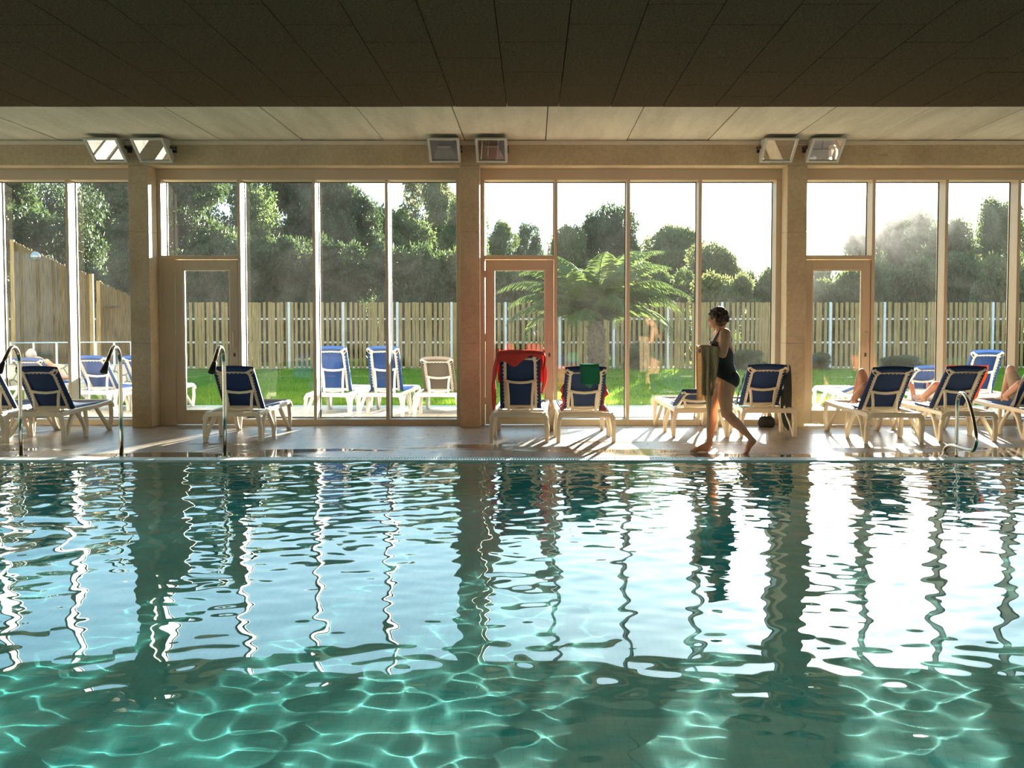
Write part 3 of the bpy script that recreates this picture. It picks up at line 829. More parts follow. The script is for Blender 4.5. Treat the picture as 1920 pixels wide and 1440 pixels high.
res['L7'] = place('L7', 1440, 820, A42, 'blue sun lounger against the column, dark towel on its side', rad(1))
res['L8'] = place('L8', 1676, 831.5, A42, 'blue sun lounger holding a person with bent knees by the right door', rad(2))
res['L9'] = place('L9', 1814, 828, A42, 'blue sun lounger behind the looped handrail, bare feet showing', rad(2))
res['L10'] = place('L10', 1972, 825, A42, 'blue sun lounger cut by the right border, person in shorts on it', rad(1))
# on the patio outside
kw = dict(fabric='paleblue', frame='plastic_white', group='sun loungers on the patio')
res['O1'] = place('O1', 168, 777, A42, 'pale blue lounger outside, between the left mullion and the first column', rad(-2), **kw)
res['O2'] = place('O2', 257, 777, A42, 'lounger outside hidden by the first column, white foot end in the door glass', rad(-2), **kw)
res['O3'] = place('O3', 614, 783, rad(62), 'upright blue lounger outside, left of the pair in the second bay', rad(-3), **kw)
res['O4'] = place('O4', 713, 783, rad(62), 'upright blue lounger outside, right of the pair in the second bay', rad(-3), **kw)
res['O5'] = place('O5', 818, 783, A42, 'beige see-through lounger standing in for a reflected one, beside the middle column', rad(-2), fabric='beige_mesh', frame='plastic_white', group='sun loungers on the patio')  # solid lounger in place of a lounger reflection in the glass
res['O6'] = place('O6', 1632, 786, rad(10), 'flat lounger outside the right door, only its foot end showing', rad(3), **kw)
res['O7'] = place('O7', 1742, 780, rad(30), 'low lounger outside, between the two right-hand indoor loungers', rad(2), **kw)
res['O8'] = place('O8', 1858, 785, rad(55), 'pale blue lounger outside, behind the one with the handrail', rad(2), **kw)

res['O0'] = place('O0', 53, 766, rad(36), 'pale blue lounger outside at the far left under the grey-haired person', rad(0), **kw)

# ================================================================== TOWELS, BAG, BOTTLE
def to_world(key, v):
    t, B, back = res[key]
    m_ = Matrix.Translation(t.location) @ Matrix.Rotation(t.rotation_euler[2], 4, 'Z')
    return m_ @ Vector(v)
def cloth(name, key, fns, mat, label, thick=.007, extra=None):
    """sheet(s) draped on a lounger; fns give points in the lounger's frame"""
    mb = MB()
    for fn, nu, nv in fns: mb.grid(lambda u, v: to_world(key, fn(u, v)), nu, nv)
    o = mb.build(name, mat, None, True, thick=thick)
    return tag(o, label, 'towel')
B4 = res['L4'][1]
def red_top(u, v):       # u across, v from the front of the back over its top edge and down behind
    w = -.285 + .57 * u
    back_len = .055 + .13 * math.exp(-((u - .36) / .20) ** 2) + .05 * math.exp(-((u - .02) / .1) ** 2) - .03 * math.exp(-((u - .75) / .08) ** 2)
    if v < .45: return B4(w, BL - .45 * (1 - v / .45) + .020, -.020 - .004 * math.sin(u * 20))
    if v < .55: a_ = (v - .45) / .10 * PI; return B4(w, BL + .028 - .03 * abs(2 * u - 1) ** 6 + .012 * math.sin(a_), .018 - .04 * math.cos(a_))
    q = (v - .55) / .45; return B4(w, BL + .025 - .03 * abs(2 * u - 1) ** 6 - back_len * q, .060 + .004 * math.sin(u * 16 + 1))
def red_left(u, v):      # hanging down the left side
    x0 = -.286 - .085 * v * (1.2 - .5 * v) + .018 * math.sin(8 * v + 2.5 * u)
    top = B4(x0, BL + .01, .03 - .16 * u)
    low = max(.20 + .13 * math.sin(u * 3.0) ** 2, .16)
    p = Vector((x0 + .012 * math.sin(u * 15), top.y + .08 * v + .03 * u, top.z * (1 - v) + low * v)); return p
def red_right(u, v):
    x0 = .282 + .05 * v * (1 - v) * 3 + .014 * math.sin(8 * v + u * 3)
    top = B4(x0, BL + .01, .03 - .16 * u); low = .66 - .10 * u
    return Vector((x0 + .008 * math.sin(u * 14) - .03 * v * (1 - u), top.y + .10 * v, top.z * (1 - v) + low * v))
cloth('red_towel', 'L4', [(red_top, 26, 24), (red_left, 12, 18), (red_right, 12, 14)], M['red'], 'red towel draped over the top and sides of the upright lounger')
B5 = res['L5'][1]
def green_fn(u, v):
    w = -.075 + .235 * u
    if v < .3: return B5(w, BL - .20 * (1 - v / .3) + .03, -.016)
    if v < .45: a_ = (v - .3) / .15 * PI; return B5(w, BL + .036 + .012 * math.sin(a_), .018 - .036 * math.cos(a_))
    q = (v - .45) / .55; p = B5(w, BL + .03, .056); 
    return Vector((p.x + .01 * math.sin(q * 3), p.y - .012 * q + .004 * math.sin(u * 12), p.z - .185 * q))
def green_low(u, v):      # paler corner of the lining showing below the fold
    w = -.070 + .175 * u; p = B5(w, BL + .03, .049)
    return Vector((p.x, p.y - .004, p.z - .16 - (.085 * (1 - abs(u - .68) / .68 if u < .68 else (1 - (u - .68) / .32))) * v))
o = cloth('green_towel', 'L5', [(green_fn, 14, 24)], M['green'], 'small green towel hung over the back of the lounger right of the red one')
mb = MB(); mb.grid(lambda u, v: to_world('L5', green_low(u, v)), 12, 6); mb.build('lining', M['palegreen'], o, True, thick=.004)
def red5(u, v):          # lies on the front of the lounger, its edges sticking out at both sides
    e_ = abs(2 * u - 1); w = (2 * u - 1) * (.272 + .022 * math.sin(v * 17) + .018 * math.sin(v * 41 + 3 * u))
    if v < .45: p = B5(w, .50 * (1 - v / .45) + .02, -.022)
    else: p = Vector((w, HINGE_Y + .02 + .5 * (v - .45) / .55, RAILZ + .066))
    p.z -= .10 * max(0, e_ - .86) / .14; return p
cloth('red_towel', 'L5', [(red5, 26, 18)], M['red'], 'red towel lying on the lounger with the green towel, edges showing at both sides')
B7 = res['L7'][1]
def dark7(u, v):
    x0 = .275 + .055 * v + .015 * math.sin(u * 9 + 4 * v); top = B7(x0, BL * (1 - .75 * u), -.01)
    return Vector((x0 + .02 * math.sin(u * 12), top.y + .05 * v, top.z * (1 - v) + (.10 + .05 * math.sin(u * 8)) * v))
cloth('dark_towel', 'L7', [(dark7, 22, 16)], M['black_cloth'], 'dark towel hanging down the right side of the lounger by the column')
def gg7(u, v):
    x0 = -.268 - .03 * v + .012 * math.sin(u * 11); top = B7(x0, BL * (.78 - .78 * u), -.006)
    return Vector((x0 - .03 * u, top.y + .02 * v + .05 * u, top.z - (.09 + .13 * u) * v))
def gg7b(u, v): return Vector((-.285 + .5 * u, HINGE_Y + .05 + .45 * v, RAILZ + .056 + .018 * math.sin(9 * u) * math.sin(7 * v)))
cloth('patterned_towel', 'L7', [(gg7, 18, 8), (gg7b, 14, 12)], M['greygreen'], 'grey-green patterned towel spread on the lounger by the column')
B9 = res['L9'][1]
def or9(u, v):
    x0 = .268 + .012 * math.sin(10 * u); top = B9(x0, BL * (1.0 - .85 * u), -.02)
    return Vector((x0 + .01 + .01 * v, top.y + .03 * v, top.z + .02 - (.05 + .07 * math.sin(u * PI)) * v))
def or9b(u, v): return B9(-.24 + .51 * u, BL * (1.0 - .85 * v), -.02)
cloth('orange_towel', 'L9', [(or9, 18, 8), (or9b, 12, 10)], M['orange'], 'orange towel along the right edge of the lounger behind the handrail')
def cl6(u, v):
    r_ = Vector((-.20 + .30 * u, 1.02 + .32 * v, RAILZ + .062))
    r_.z += .028 * math.sin(PI * u) * math.sin(PI * v) + .016 * math.sin(9 * u + 3 * v) * math.sin(8 * v) * math.sin(PI * u) * math.sin(PI * v); return r_
o = cloth('folded_clothes', 'L6', [(cl6, 16, 16)], M['greycloth'], 'crumpled grey clothes on the nearly flat lounger'); o['category'] = 'clothes'
B10 = res['L10'][1]
def g10(u, v):
    x0 = -.272 - .01 * v; top = B10(x0, BL * (.9 - .9 * u), -.012); return Vector((x0 - .015 * math.sin(6 * u), top.y, top.z - (.05 + .08 * u) * v))
cloth('grey_towel', 'L10', [(g10, 16, 6)], M['greycloth'], 'grey towel along the left edge of the lounger at the right border')

g0 = ground(1714, 812)
bt = thing('bottle', 'small clear water bottle with a dark cap on the floor under the right loungers', 'bottle', (g0.x, g0.y, 0))
MB().sweep([(0, 0, 0), (0, 0, .004), (0, 0, .10), (0, 0, .15), (0, 0, .18), (0, 0, .205)], [.030, .034, .034, .032, .016, .013], 16).build('body', M['bottle'], bt, True)
MB().sweep([(0, 0, .203), (0, 0, .225)], .016, 12).build('cap', M['black'], bt)
MB().sweep([(0, 0, .06), (0, 0, .11)], .0346, 16, cap=False).build('label_band', M['black'], bt, True)
g0 = ground(1437, 801)
bg_ = thing('bag', 'small dark bag on the floor under the lounger by the column', 'bag', (g0.x, g0.y, 0))
mb = MB(); mb.rings([((0, 0, 0), .10, .07), ((0, 0, .05), .125, .085), ((0, 0, .12), .11, .07), ((0, 0, .155), .07, .03)], 18); mb.build('pouch', M['black'], bg_, True)
MB().sweep(bez([(-.07, 0, .14), (-.04, -.01, .21), (.04, -.01, .21), (.07, 0, .14)], 6), .008, 8).build('strap', M['red'], bg_, True)

# ================================================================== PEOPLE
def body_mesh(mb, name, mat, voxel=.0075, it=4):
    """one continuous surface from overlapping volumes"""
    o = link(name, mb.mesh(name, mat, True))
    r = o.modifiers.new('r', 'REMESH'); r.mode = 'VOXEL'; r.voxel_size = voxel; r.use_smooth_shade = True
    s = o.modifiers.new('s', 'SMOOTH'); s.iterations = it; s.factor = .5
    bpy.context.view_layer.update()
    me = bpy.data.meshes.new_from_object(o.evaluated_get(bpy.context.evaluated_depsgraph_get()))
    me.name = name; bpy.data.objects.remove(o)
    if not me.materials: me.materials.append(mat)
    me.polygons.foreach_set('use_smooth', [True] * len(me.polygons))
    return me
def garment(me, name, mat, keep, off=.006):
    """cloth shell: the faces of the body for which keep(centre) is true, lifted off the skin"""
    bm = bmesh.new(); bm.from_mesh(me)
    bmesh.ops.delete(bm, geom=[f for f in bm.faces if not keep(f.calc_center_median())], context='FACES')
    for _ in range(3):
        bd = [v for v in bm.verts if v.is_boundary]; new = {}
        for v in bd:
            ns = [e.other_vert(v).co for e in v.link_edges if e.is_boundary]
            if len(ns) == 2: new[v] = (v.co + ns[0] + ns[1]) / 3
        for v, c in new.items(): v.co = c
    bm.normal_update()
    for v in bm.verts: v.co += v.normal * off
    m2 = bpy.data.meshes.new(name); bm.to_mesh(m2); bm.free()
    m2.materials.clear(); m2.materials.append(mat)
    m2.polygons.foreach_set('use_smooth', [True] * len(m2.polygons)); return m2
def hand(mb, wrist, d, palm_n, thumb_side, curl=.5, size=1.0):
    """palm, five fingers of different lengths, thumb from the side of the palm"""
    d = Vector(d).normalized(); n_ = Vector(palm_n); n_ = (n_ - d * n_.dot(d)).normalized(); s = d.cross(n_).normalized() * thumb_side
    wrist = Vector(wrist); k = size
    rot = Matrix((s, d, n_)).transposed()
    mb.ball(wrist + d * .045 * k, (.036 * k, .052 * k, .015 * k), rot)
    for i, (off, ln) in enumerate(((.028, .070), (.010, .078), (-.009, .073), (-.027, .057))):
        p = wrist + d * .082 * k + s * off * k; pts = [wrist + d * .06 * k + s * off * .8 * k, p]; a_ = 0; dd = d.copy()
        for j in range(3):
            a_ = curl * (.55 + .35 * j); ax = d * math.cos(a_ * (j + 1) / 1.6) + n_ * math.sin(a_ * (j + 1) / 1.6)
            p = p + ax.normalized() * ln * k * (.45, .32, .23)[j]; pts.append(p)
        mb.limb(pts, [.0095 * k, .0092 * k, .0085 * k, .008 * k, .007 * k], 8)
    p = wrist + d * .022 * k + s * .026 * k
    pts = [wrist + d * .02 * k + s * .012 * k, p, p + (d * .6 + s * .7 + n_ * .2).normalized() * .034 * k, p + (d * .6 + s * .7 + n_ * .2).normalized() * .034 * k + (d + s * .25 + n_ * .45).normalized() * .028 * k]
    mb.limb(pts, [.012 * k, .0125 * k, .0105 * k, .0085 * k], 8)
def foot(mb, ankle, heel, ball, toe, up, w=.042):
    ankle, heel, ball, toe, up = map(Vector, (ankle, heel, ball, toe, up))
    d = (toe - heel).normalized(); s = d.cross(up).normalized()
    mb.limb([ankle, heel.lerp(ankle, .25)], [.036, .034])
    rot = Matrix((s, d, s.cross(d))).transposed()
    mb.ball(heel, (.030, .036, .030), rot)
    mb.limb([heel, heel.lerp(ball, .5) + up * .014, ball], [.031, .033, .028])
    mb.limb([ankle, heel.lerp(ball, .6) + up * .022], [.034, .028])
    for i, off in enumerate((-.030, -.013, .004, .020, .033)):
        ln = (toe - ball) * (1 - .09 * i); r_ = .013 - .0015 * i
        mb.limb([ball + s * off * .9, ball + s * off + ln * .6 + up * .004, ball + s * off + ln], [r_ + .004, r_, r_ * .9], 8)
    for off in (-.024, .0, .024): mb.ball(ball + s * off, .019)

# ---- walking woman with a towel
WD = 13.8
def w_(px, py, dy=0.0): return at(px, py, WD) + Vector((0, dy, 0))
bm_ = MB()
tors = [(1352, 616, .052, .055), (1353.5, 621, .062, .10), (1355, 627, .088, .165), (1353.5, 634, .105, .185), (1352, 644, .128, .178), (1350.5, 655, .146, .165), (1351.5, 664, .142, .158), (1352.5, 674, .132, .150),
        (1353.5, 683, .130, .148), (1355.5, 692, .138, .162), (1358.5, 702, .143, .182), (1360.5, 711, .140, .192), (1361.5, 719, .122, .185), (1361, 726, .085, .150)]
bm_.rings([(w_(px, py), a_, b2) for px, py, a_, b2 in tors])
bm_.ball(w_(1334, 655, -.085), (.062, .072, .068)); bm_.ball(w_(1334, 655, .085), (.062, .072, .068))       # bust
bm_.ball(w_(1369, 711, -.085), (.092, .095, .105)); bm_.ball(w_(1369, 711, .085), (.092, .095, .105))       # seat
bm_.limb([w_(1354, 622), w_(1349, 608), w_(1347, 600)], [.066, .055, .055])                                   # neck
# legs: near one trails on its toes, far one is planted
bm_.limb([w_(1361, 712, -.090), w_(1358, 742, -.092), w_(1360, 774, -.09), w_(1379, 793, -.09), w_(1393, 807, -.09), w_(1406, 821, -.09)], [.104, .089, .063, .058, .044, .034])
foot(bm_, w_(1406, 821, -.09), w_(1410.5, 825.5, -.09), w_(1397.5, 846, -.09), w_(1391, 850, -.09), (w_(1400, 836) - w_(1409, 841)).normalized())
bm_.limb([w_(1358, 712, .085), w_(1346, 744, .085), w_(1337.5, 771, .085), w_(1335.5, 792, .085), w_(1333.5, 812, .085), w_(1332.5, 832, .085)], [.104, .084, .062, .058, .045, .035])
zf = w_(1332, 847).z
foot(bm_, w_(1332.5, 833, .085), Vector((w_(1334, 0).x, WD + .085, .034)), Vector((w_(1310, 0).x, WD + .08, .024)), Vector((w_(1301, 0).x, WD + .078, .014)), (0, 0, 1))
# arms: forearms lifted in front under the towel
bm_.limb([w_(1355, 626, -.165), w_(1353, 645, -.192), w_(1350, 663, -.20)], [.066, .060, .047])
bm_.limb([w_(1350, 663, -.20), w_(1340, 658, -.185), w_(1328, 654, -.15)], [.047, .041, .028])
hand(bm_, w_(1328, 654, -.15), (-1, .35, 0), (0, 0, -1), 1, .8)
bm_.limb([w_(1352, 626, .165), w_(1347, 645, .19), w_(1343, 662, .19)], [.060, .054, .044])
bm_.limb([w_(1343, 662, .19), w_(1337, 658, .15), w_(1328, 655, .07)], [.044, .038, .028])
hand(bm_, w_(1328, 655, .07), (-1, -.3, 0), (0, 0, -1), -1, .8)
# head, looking ahead and away towards the garden
HC = w_(1345, 596.5); fd = Vector((-.80, .60, -.06)).normalized(); sd = fd.cross(Vector((0, 0, 1))).normalized(); ud = sd.cross(fd)
HR = Matrix((fd, sd, ud)).transposed()
def hp(f_, s_, u_): return HC + fd * f_ + sd * s_ + ud * u_
bm_.ball(HC + ud * .015, (.098, .076, .098), HR, 20, 14)
bm_.ball(hp(.035, 0, -.045), (.062, .060, .075), HR); bm_.ball(hp(.060, 0, -.092), (.030, .034, .024), HR)        # jaw and chin
bm_.limb([hp(.094, 0, .012), hp(.112, 0, -.022)], [.009, .014]); bm_.ball(hp(.100, .011, -.028), .010); bm_.ball(hp(.100, -.011, -.028), .010)
for s in (-1, 1):
    bm_.ball(hp(-.005, s * .077, -.012), (.020, .010, .030), HR)                                                  # ears
    bm_.ball(hp(.062, s * .040, -.022), (.026, .026, .024), HR)                                                   # cheeks
bm_.limb([hp(.088, -.022, -.058), hp(.096, 0, -.058), hp(.088, .022, -.058)], [.009, .012, .009])                  # mouth
wm = body_mesh(bm_, 'person', M['skin'], .0065, 3)
wp = link('person', wm)
tag(wp, 'woman in a black swimsuit walking left beside the pool, tan towel over her arms', 'person')
zt = lambda py: w_(1350, py).z
armpts = [(w_(1355, 626, -.165), w_(1353, 645, -.192), .072), (w_(1353, 645, -.192), w_(1350, 663, -.20), .064), (w_(1350, 663, -.20), w_(1337, 658, -.185), .053), (w_(1337, 658, -.185), w_(1322, 654, -.15), .046),
          (w_(1352, 626, .165), w_(1347, 645, .19), .066), (w_(1347, 645, .19), w_(1343, 662, .19), .060), (w_(1343, 662, .19), w_(1333, 658, .15), .05), (w_(1333, 658, .15), w_(1321, 655, .07), .045)]
def inarm(c):
    for a_, b2, r_ in armpts:
        ab = b2 - a_; q = max(0, min(1, (c - a_).dot(ab) / ab.dot(ab)))
        if (a_ + ab * q - c).length < r_: return True
    return False
def suit(c):
    px = 1000 + (c.x / c.y) * F; z = c.z; xx = c.x - w_(1353, 650).x; yy = c.y - WD
    if inarm(c) or (c.x < w_(1331, 650).x and z > zt(664)): return False
    top = zt(646) + (.0)
    # scooped back, straps, leg openings
    if z > zt(617): return False
    if z > zt(640):
        strap = .075 < abs(yy) < .125
        if not strap: return False
        return True
    if xx > .035 and z > zt(668):                                   # bare back between the sides
        lim = .10 + .07 * (zt(640) - z) / (zt(640) - zt(668))
        if abs(yy) < .145 - .10 * max(0, (zt(650) - z)) / (zt(650) - zt(668)): return False
    legz = zt(703) + (zt(727) - zt(703)) * max(0, min(1, (c.x - w_(1338, 700).x) / (w_(1382, 700).x - w_(1338, 700).x)))
    inner = max(0, 1 - abs(yy) / .10)
    return z > legz - inner * .10
link('swimsuit', garment(wm, 'swimsuit', M['swim'], suit, .005), wp)
# hair: short, tousled, covering the back and top of the head
hb = MB()
hb.ball(HC + ud * .028 - fd * .014, (.104, .090, .094), HR, 20, 14)
hb.ball(hp(-.045, 0, -.030), (.070, .078, .072), HR)
for k in range(230):
    a_ = RNG.uniform(0, 2 * PI); ph = RNG.uniform(0, .72) * PI
    v = Vector((math.sin(ph) * math.cos(a_), math.sin(ph) * math.sin(a_), math.cos(ph)))
    if v.x > .35 and v.z < .30: continue
    if v.x > .0 and v.z < -.1: continue
    b0 = HC + ud * .022 - fd * .014 + HR @ Vector((v.x * .098, v.y * .086, v.z * .092))
    drop = HR @ Vector((-.2 + RNG.uniform(-.4, .4), v.y * .3 + RNG.uniform(-.4, .4), -.7 + RNG.uniform(-.3, .6)))
    hb.limb([b0, b0 + (HR @ v) * .014 + drop * .012, b0 + (HR @ v) * .016 + drop * .034], [.012, .010, .004], 6)
link('hair', body_mesh(hb, 'hair', M['hair'], .0055, 1), wp)
for s in (-1, 1): MB().ball(hp(.083, s * .033, .008), .011, nu=10, nv=8).build('eye', M['eye'], wp, True)
MB().limb([hp(.094, -.018, -.058), hp(.106, 0, -.058), hp(.094, .018, -.058)], [.004, .007, .004], 8).build('lips', M['lip'], wp, True)
# towel over her forearms
tb = MB()
def tw(u, v):
    """u from her hands back towards the elbow, v down the near side from the fold over the arms"""
    x = w_(1308.5, 660).x + (w_(1343, 660).x - w_(1308.5, 660).x) * u
    fold = .030 * math.sin(u * 17 + .6) + .014 * math.sin(u * 31 + 2 * v)
    ztop = zt(648.5) - .03 * (abs(u - .35) ** 2) - .01 * u
    ln = (.54 + .25 * math.exp(-((u - .40) / .15) ** 2) + .012 * math.sin(u * 19))
    ln *= (1 - .30 * max(0, u - .72) / .28)
    x2 = x + .012 * math.sin(v * 5 + u * 6) * v + .06 * v * (.55 - u)
    y = WD - .165 - .06 * u - fold * min(1, v * 2.2) * .9 - .03 * math.sin(PI * min(1, v * 1.5)) * .5
    if v < .08: q = v / .08; y += .05 * (1 - q); zz = ztop + .012 * math.sin(q * PI / 2)
    else: zz = ztop + .012 - ln * (v - .08) / .92
    return Vector((x2, y, zz))
tb.grid(tw, 54, 40)
def tw2(u, v):           # the sheet between the arms and the far side
    x = w_(1308.5, 660).x + (w_(1341, 660).x - w_(1308.5, 660).x) * u
    q = v * 1.6
    if q < 1: y = WD - .115 + .26 * q; zz = zt(648.5) - .015 * math.sin(q * PI)
    else: y = WD + .145 + .02 * math.sin(u * 15); zz = zt(648.5) - .62 * (q - 1) / .6
    return Vector((x + .05 * max(0, q - 1) * (.5 - u), y, zz))
tb.grid(tw2, 30, 34)
o = tb.build('towel', M['tan'], None, True, thick=.009); tag(o, "tan towel hanging over the walking woman's forearms", 'towel')

# ---- people lying on the loungers
def recliner(key, legs, label, skin='skin_pale', garments=(), hair='hair', arm_out=.26, rise=.17):
    t, B, back = res[key]
    ca, sa = math.cos(back), math.sin(back)
    d = Vector((0, -ca, sa)); nf = Vector((0, sa, ca))              # up the back / off its front
    hip = Vector((0, .83, RAILZ + .165)); mb = MB()
    def T(a_, h=.0, x=0): return Vector((x, HINGE_Y + .04, RAILZ + .045)) + d * (a_ - rise if a_ > .1 else a_ * .1) + nf * (.125 + h)
    # torso as a chain of wide flattened volumes
    for a_, wx, dp in ((-.02, .155, .105), (.08, .150, .105), (.18, .145, .10), (.28, .160, .105), (.38, .170, .105), (.46, .165, .085)):
        rot = Matrix((Vector((1, 0, 0)), d, nf)).transposed(); mb.ball(T(a_), (wx, .10, dp), rot, 18, 12)
    mb.ball(hip, (.17, .13, .105))
    neck = T(.53, .0); hc = T(.645, .01)
    mb.limb([T(.47), neck, hc], [.07, .055, .055])
    rot = Matrix((Vector((1, 0, 0)), d, nf)).transposed()
    mb.ball(hc + d * .02, (.075, .105, .092), rot); mb.ball(hc - d * .05 + nf * .03, (.055, .06, .06), rot)
    mb.limb([hc + nf * .09 + d * .01, hc + nf * .108 - d * .02], [.009, .013])
    for s in (-1, 1): mb.ball(hc + Vector((s * .076, 0, 0)), (.010, .03, .02), rot)
    thigh = {}
    for s, mode in ((-1, legs[0]), (1, legs[1])):
        h = hip + Vector((s * .085, .03, 0)); x = s * .105
        if mode == 'straight':
            kn = Vector((x, h.y + .40, RAILZ + .135)); an = Vector((x, kn.y + .40, RAILZ + .105))
            mb.limb([h, h.lerp(kn, .5), kn, kn.lerp(an, .35), an], [.088, .074, .058, .055, .036])
            hl = an + Vector((0, .035, -.025)); to = an + Vector((s * .02, .085, .185)); bl = hl.lerp(to, .72)
            foot(mb, an, hl, bl, to, (0, -.9, .3))
        else:
            kn = Vector((x * .8, h.y + .24 + (.05 if mode == 'bent2' else 0), RAILZ + .465 + (.03 if mode == 'bent2' else 0))); an = Vector((x, h.y + .47, RAILZ + .115))
            mb.limb([h, h.lerp(kn, .5), kn, kn.lerp(an, .35), an], [.090, .078, .060, .056, .036])
            hl = an + Vector((0, -.02, -.030)); to = an + Vector((0, .20, -.038)); bl = hl.lerp(to, .72)
            foot(mb, an, hl, bl, to, (0, 0, 1))
        thigh[s] = (h, kn)
        sh = T(.44, .0, s * .19); el = T(.17, .03, s * arm_out); wr = Vector((s * (arm_out - .02), HINGE_Y + .12, RAILZ + .115))
        mb.limb([sh, sh.lerp(el, .5), el], [.055, .048, .040]); mb.limb([el, el.lerp(wr, .4), wr], [.040, .036, .026])
        hand(mb, wr, (0, .9, -.05), (0, -.1, -1), -s, .35)
    me = body_mesh(mb, 'person', M[skin], .0085, 4)
    p = link('person', me)
    p.location = t.location; p.rotation_euler = t.rotation_euler
    tag(p, label, 'person')
    def seg(c, a_, b2):
        ab = b2 - a_; q = (c - a_).dot(ab) / ab.dot(ab); return q, (a_ + ab * max(0, min(1, q)) - c).length
    for g in garments:
        if g == 'shorts':
            def keep(c):
                for s in (-1, 1):
                    q, dd = seg(c, *thigh[s])
                    if -.5 < q < .80 and dd < .12 and (c.x * s > -.04): return True
                return (c - hip).length < .20 and (c - Vector((0, HINGE_Y, RAILZ + .05))).dot(d) < .16
            link('shorts', garment(me, 'shorts', M['beigecloth'], keep, .012), p)
        if g == 'top':
            keep = lambda c: (c - Vector((0, HINGE_Y, RAILZ + .05))).dot(d) < .40 and c.y < hip.y + .02 and abs(c.x) < .185 and (c - Vector((0, HINGE_Y, RAILZ + .05))).dot(d) > -.2
            link('swimsuit', garment(me, 'swimsuit', M['swim'], keep, .006), p)
        if g == 'trunks':
            def keep2(c):
                for s in (-1, 1):
                    q, dd = seg(c, *thigh[s])
                    if -.5 < q < .35 and dd < .12 and (c.x * s > -.04): return True
                return (c - hip).length < .19 and (c - Vector((0, HINGE_Y, RAILZ + .05))).dot(d) < .12
            link('trunks', garment(me, 'trunks', M['greycloth'], keep2, .010), p)
    hb = MB(); hb.ball(hc + d * .035 - nf * .022, (.083, .098, .088), rot); link('hair', body_mesh(hb, 'hair', M[hair], .008, 1), p)
    for s in (-1, 1): MB().ball(hc + nf * .092 + d * .02 + Vector((s * .033, 0, 0)), .010, nu=8, nv=6).build('eye', M['eye'], p, True)
    return p
recliner('L8', ('bent', 'bent'), 'person lying with bent bare knees on the lounger by the right door', 'skin', ('top',))
recliner('L9', ('straight', 'straight'), 'person lying with bare feet up on the lounger behind the handrail', 'skin_pale', ('trunks',), arm_out=.285)
recliner('L10', ('bent2', 'straight'), 'person in beige shorts with one knee raised, lying at the right border', 'skin_pale', ('shorts',), arm_out=.28)

recliner('O0', ('straight', 'straight'), 'grey-haired person lying on a lounger outside at the far left, head and shoulder showing', 'skin', ('trunks',), hair='greyhair', rise=-.05)

# ================================================================== OUTSIDE
GZ = 0.0
mb = MB(); mb.box((-24, 17.95, -0.03), (26, 21.3, -0.002))
struct(mb.build('patio', M['patio']), 'pale paved patio outside the windows', 'patio')
mb = MB()
mb.grid(lambda u, v: (-45 + 95 * u, 21.3 + 78 * v, 0.020 + .012 * math.sin(u * 40) * math.sin(v * 30) + (.0 if v < .25 else .6 * (v - .25))), 60, 60)
struct(mb.build('lawn', M['soil'], None, True), 'green lawn between the patio and the fence', 'lawn')
# grass blades
NB = 150000
gx = RNG.uniform(-13, 15, NB); gy = 21.3 + 15.6 * RNG.random(NB) ** 1.25
tilt = RNG.normal(0, .35, (NB, 2)); hgt = RNG.uniform(.04, .095, NB) * (1 + .5 * np.sin(gx * 2.1) * np.sin(gy * 1.7)); an_ = RNG.uniform(0, PI, NB); wd = RNG.uniform(.004, .009, NB)
gy = np.where((gx < -7.3) & (gy > 24.9), 21.3 + RNG.random(NB) * 3.5, gy)
gx = np.where(np.hypot(gx - at(1118, 690, 31.0).x, gy - 31.0) < .4, gx + 1.0, gx); gy = np.minimum(gy, 36.55)
base = np.stack([gx, gy, np.full(NB, .015)], -1); dv = np.stack([np.cos(an_) * wd, np.sin(an_) * wd, np.zeros(NB)], -1)
tip = base + np.stack([tilt[:, 0] * hgt, tilt[:, 1] * hgt, hgt + .01], -1)
vv = np.stack([base - dv, base + dv, tip], 1).reshape(-1, 3)
o = link('grass', npmesh('grass', vv, np.arange(NB * 3).reshape(-1, 3), M['grass']))
tag(o, 'short sunlit grass blades covering the lawn', 'grass', kind='stuff')

# fence
FD = 36.8
fr_ = thing('fence', 'tall fence of upright wooden slats on galvanised posts across the garden', 'fence', (0, FD, 0))
mb = MB(); x = -24.0; zT = at(600, 567, FD).z
while x < 27:
    wv = RNG.uniform(.075, .10); mb.box((x, -.02, .04 + RNG.uniform(-.02, .02)), (x + wv, .005, zT + RNG.uniform(-.012, .012)))
    x += wv + (RNG.uniform(.035, .085) if RNG.random() < .75 else RNG.uniform(.0, .02))
mb.build('slat_panel', M['wood'], fr_)
for yy in (598, 642, 689):
    zc = at(600, yy, FD).z; MB().box((-24, .006, zc - .03), (27, .046, zc + .03)).build('rail', M['galv'], fr_)
k = 0; px = 543 - 101.3 * 9
while px < 2300:
    xx = (px - 1000) / F * FD; MB().box((xx - .035, -.05, -.03), (xx + .035, .05, zT + .01)).build('post', M['galv'], fr_); px += 101.3

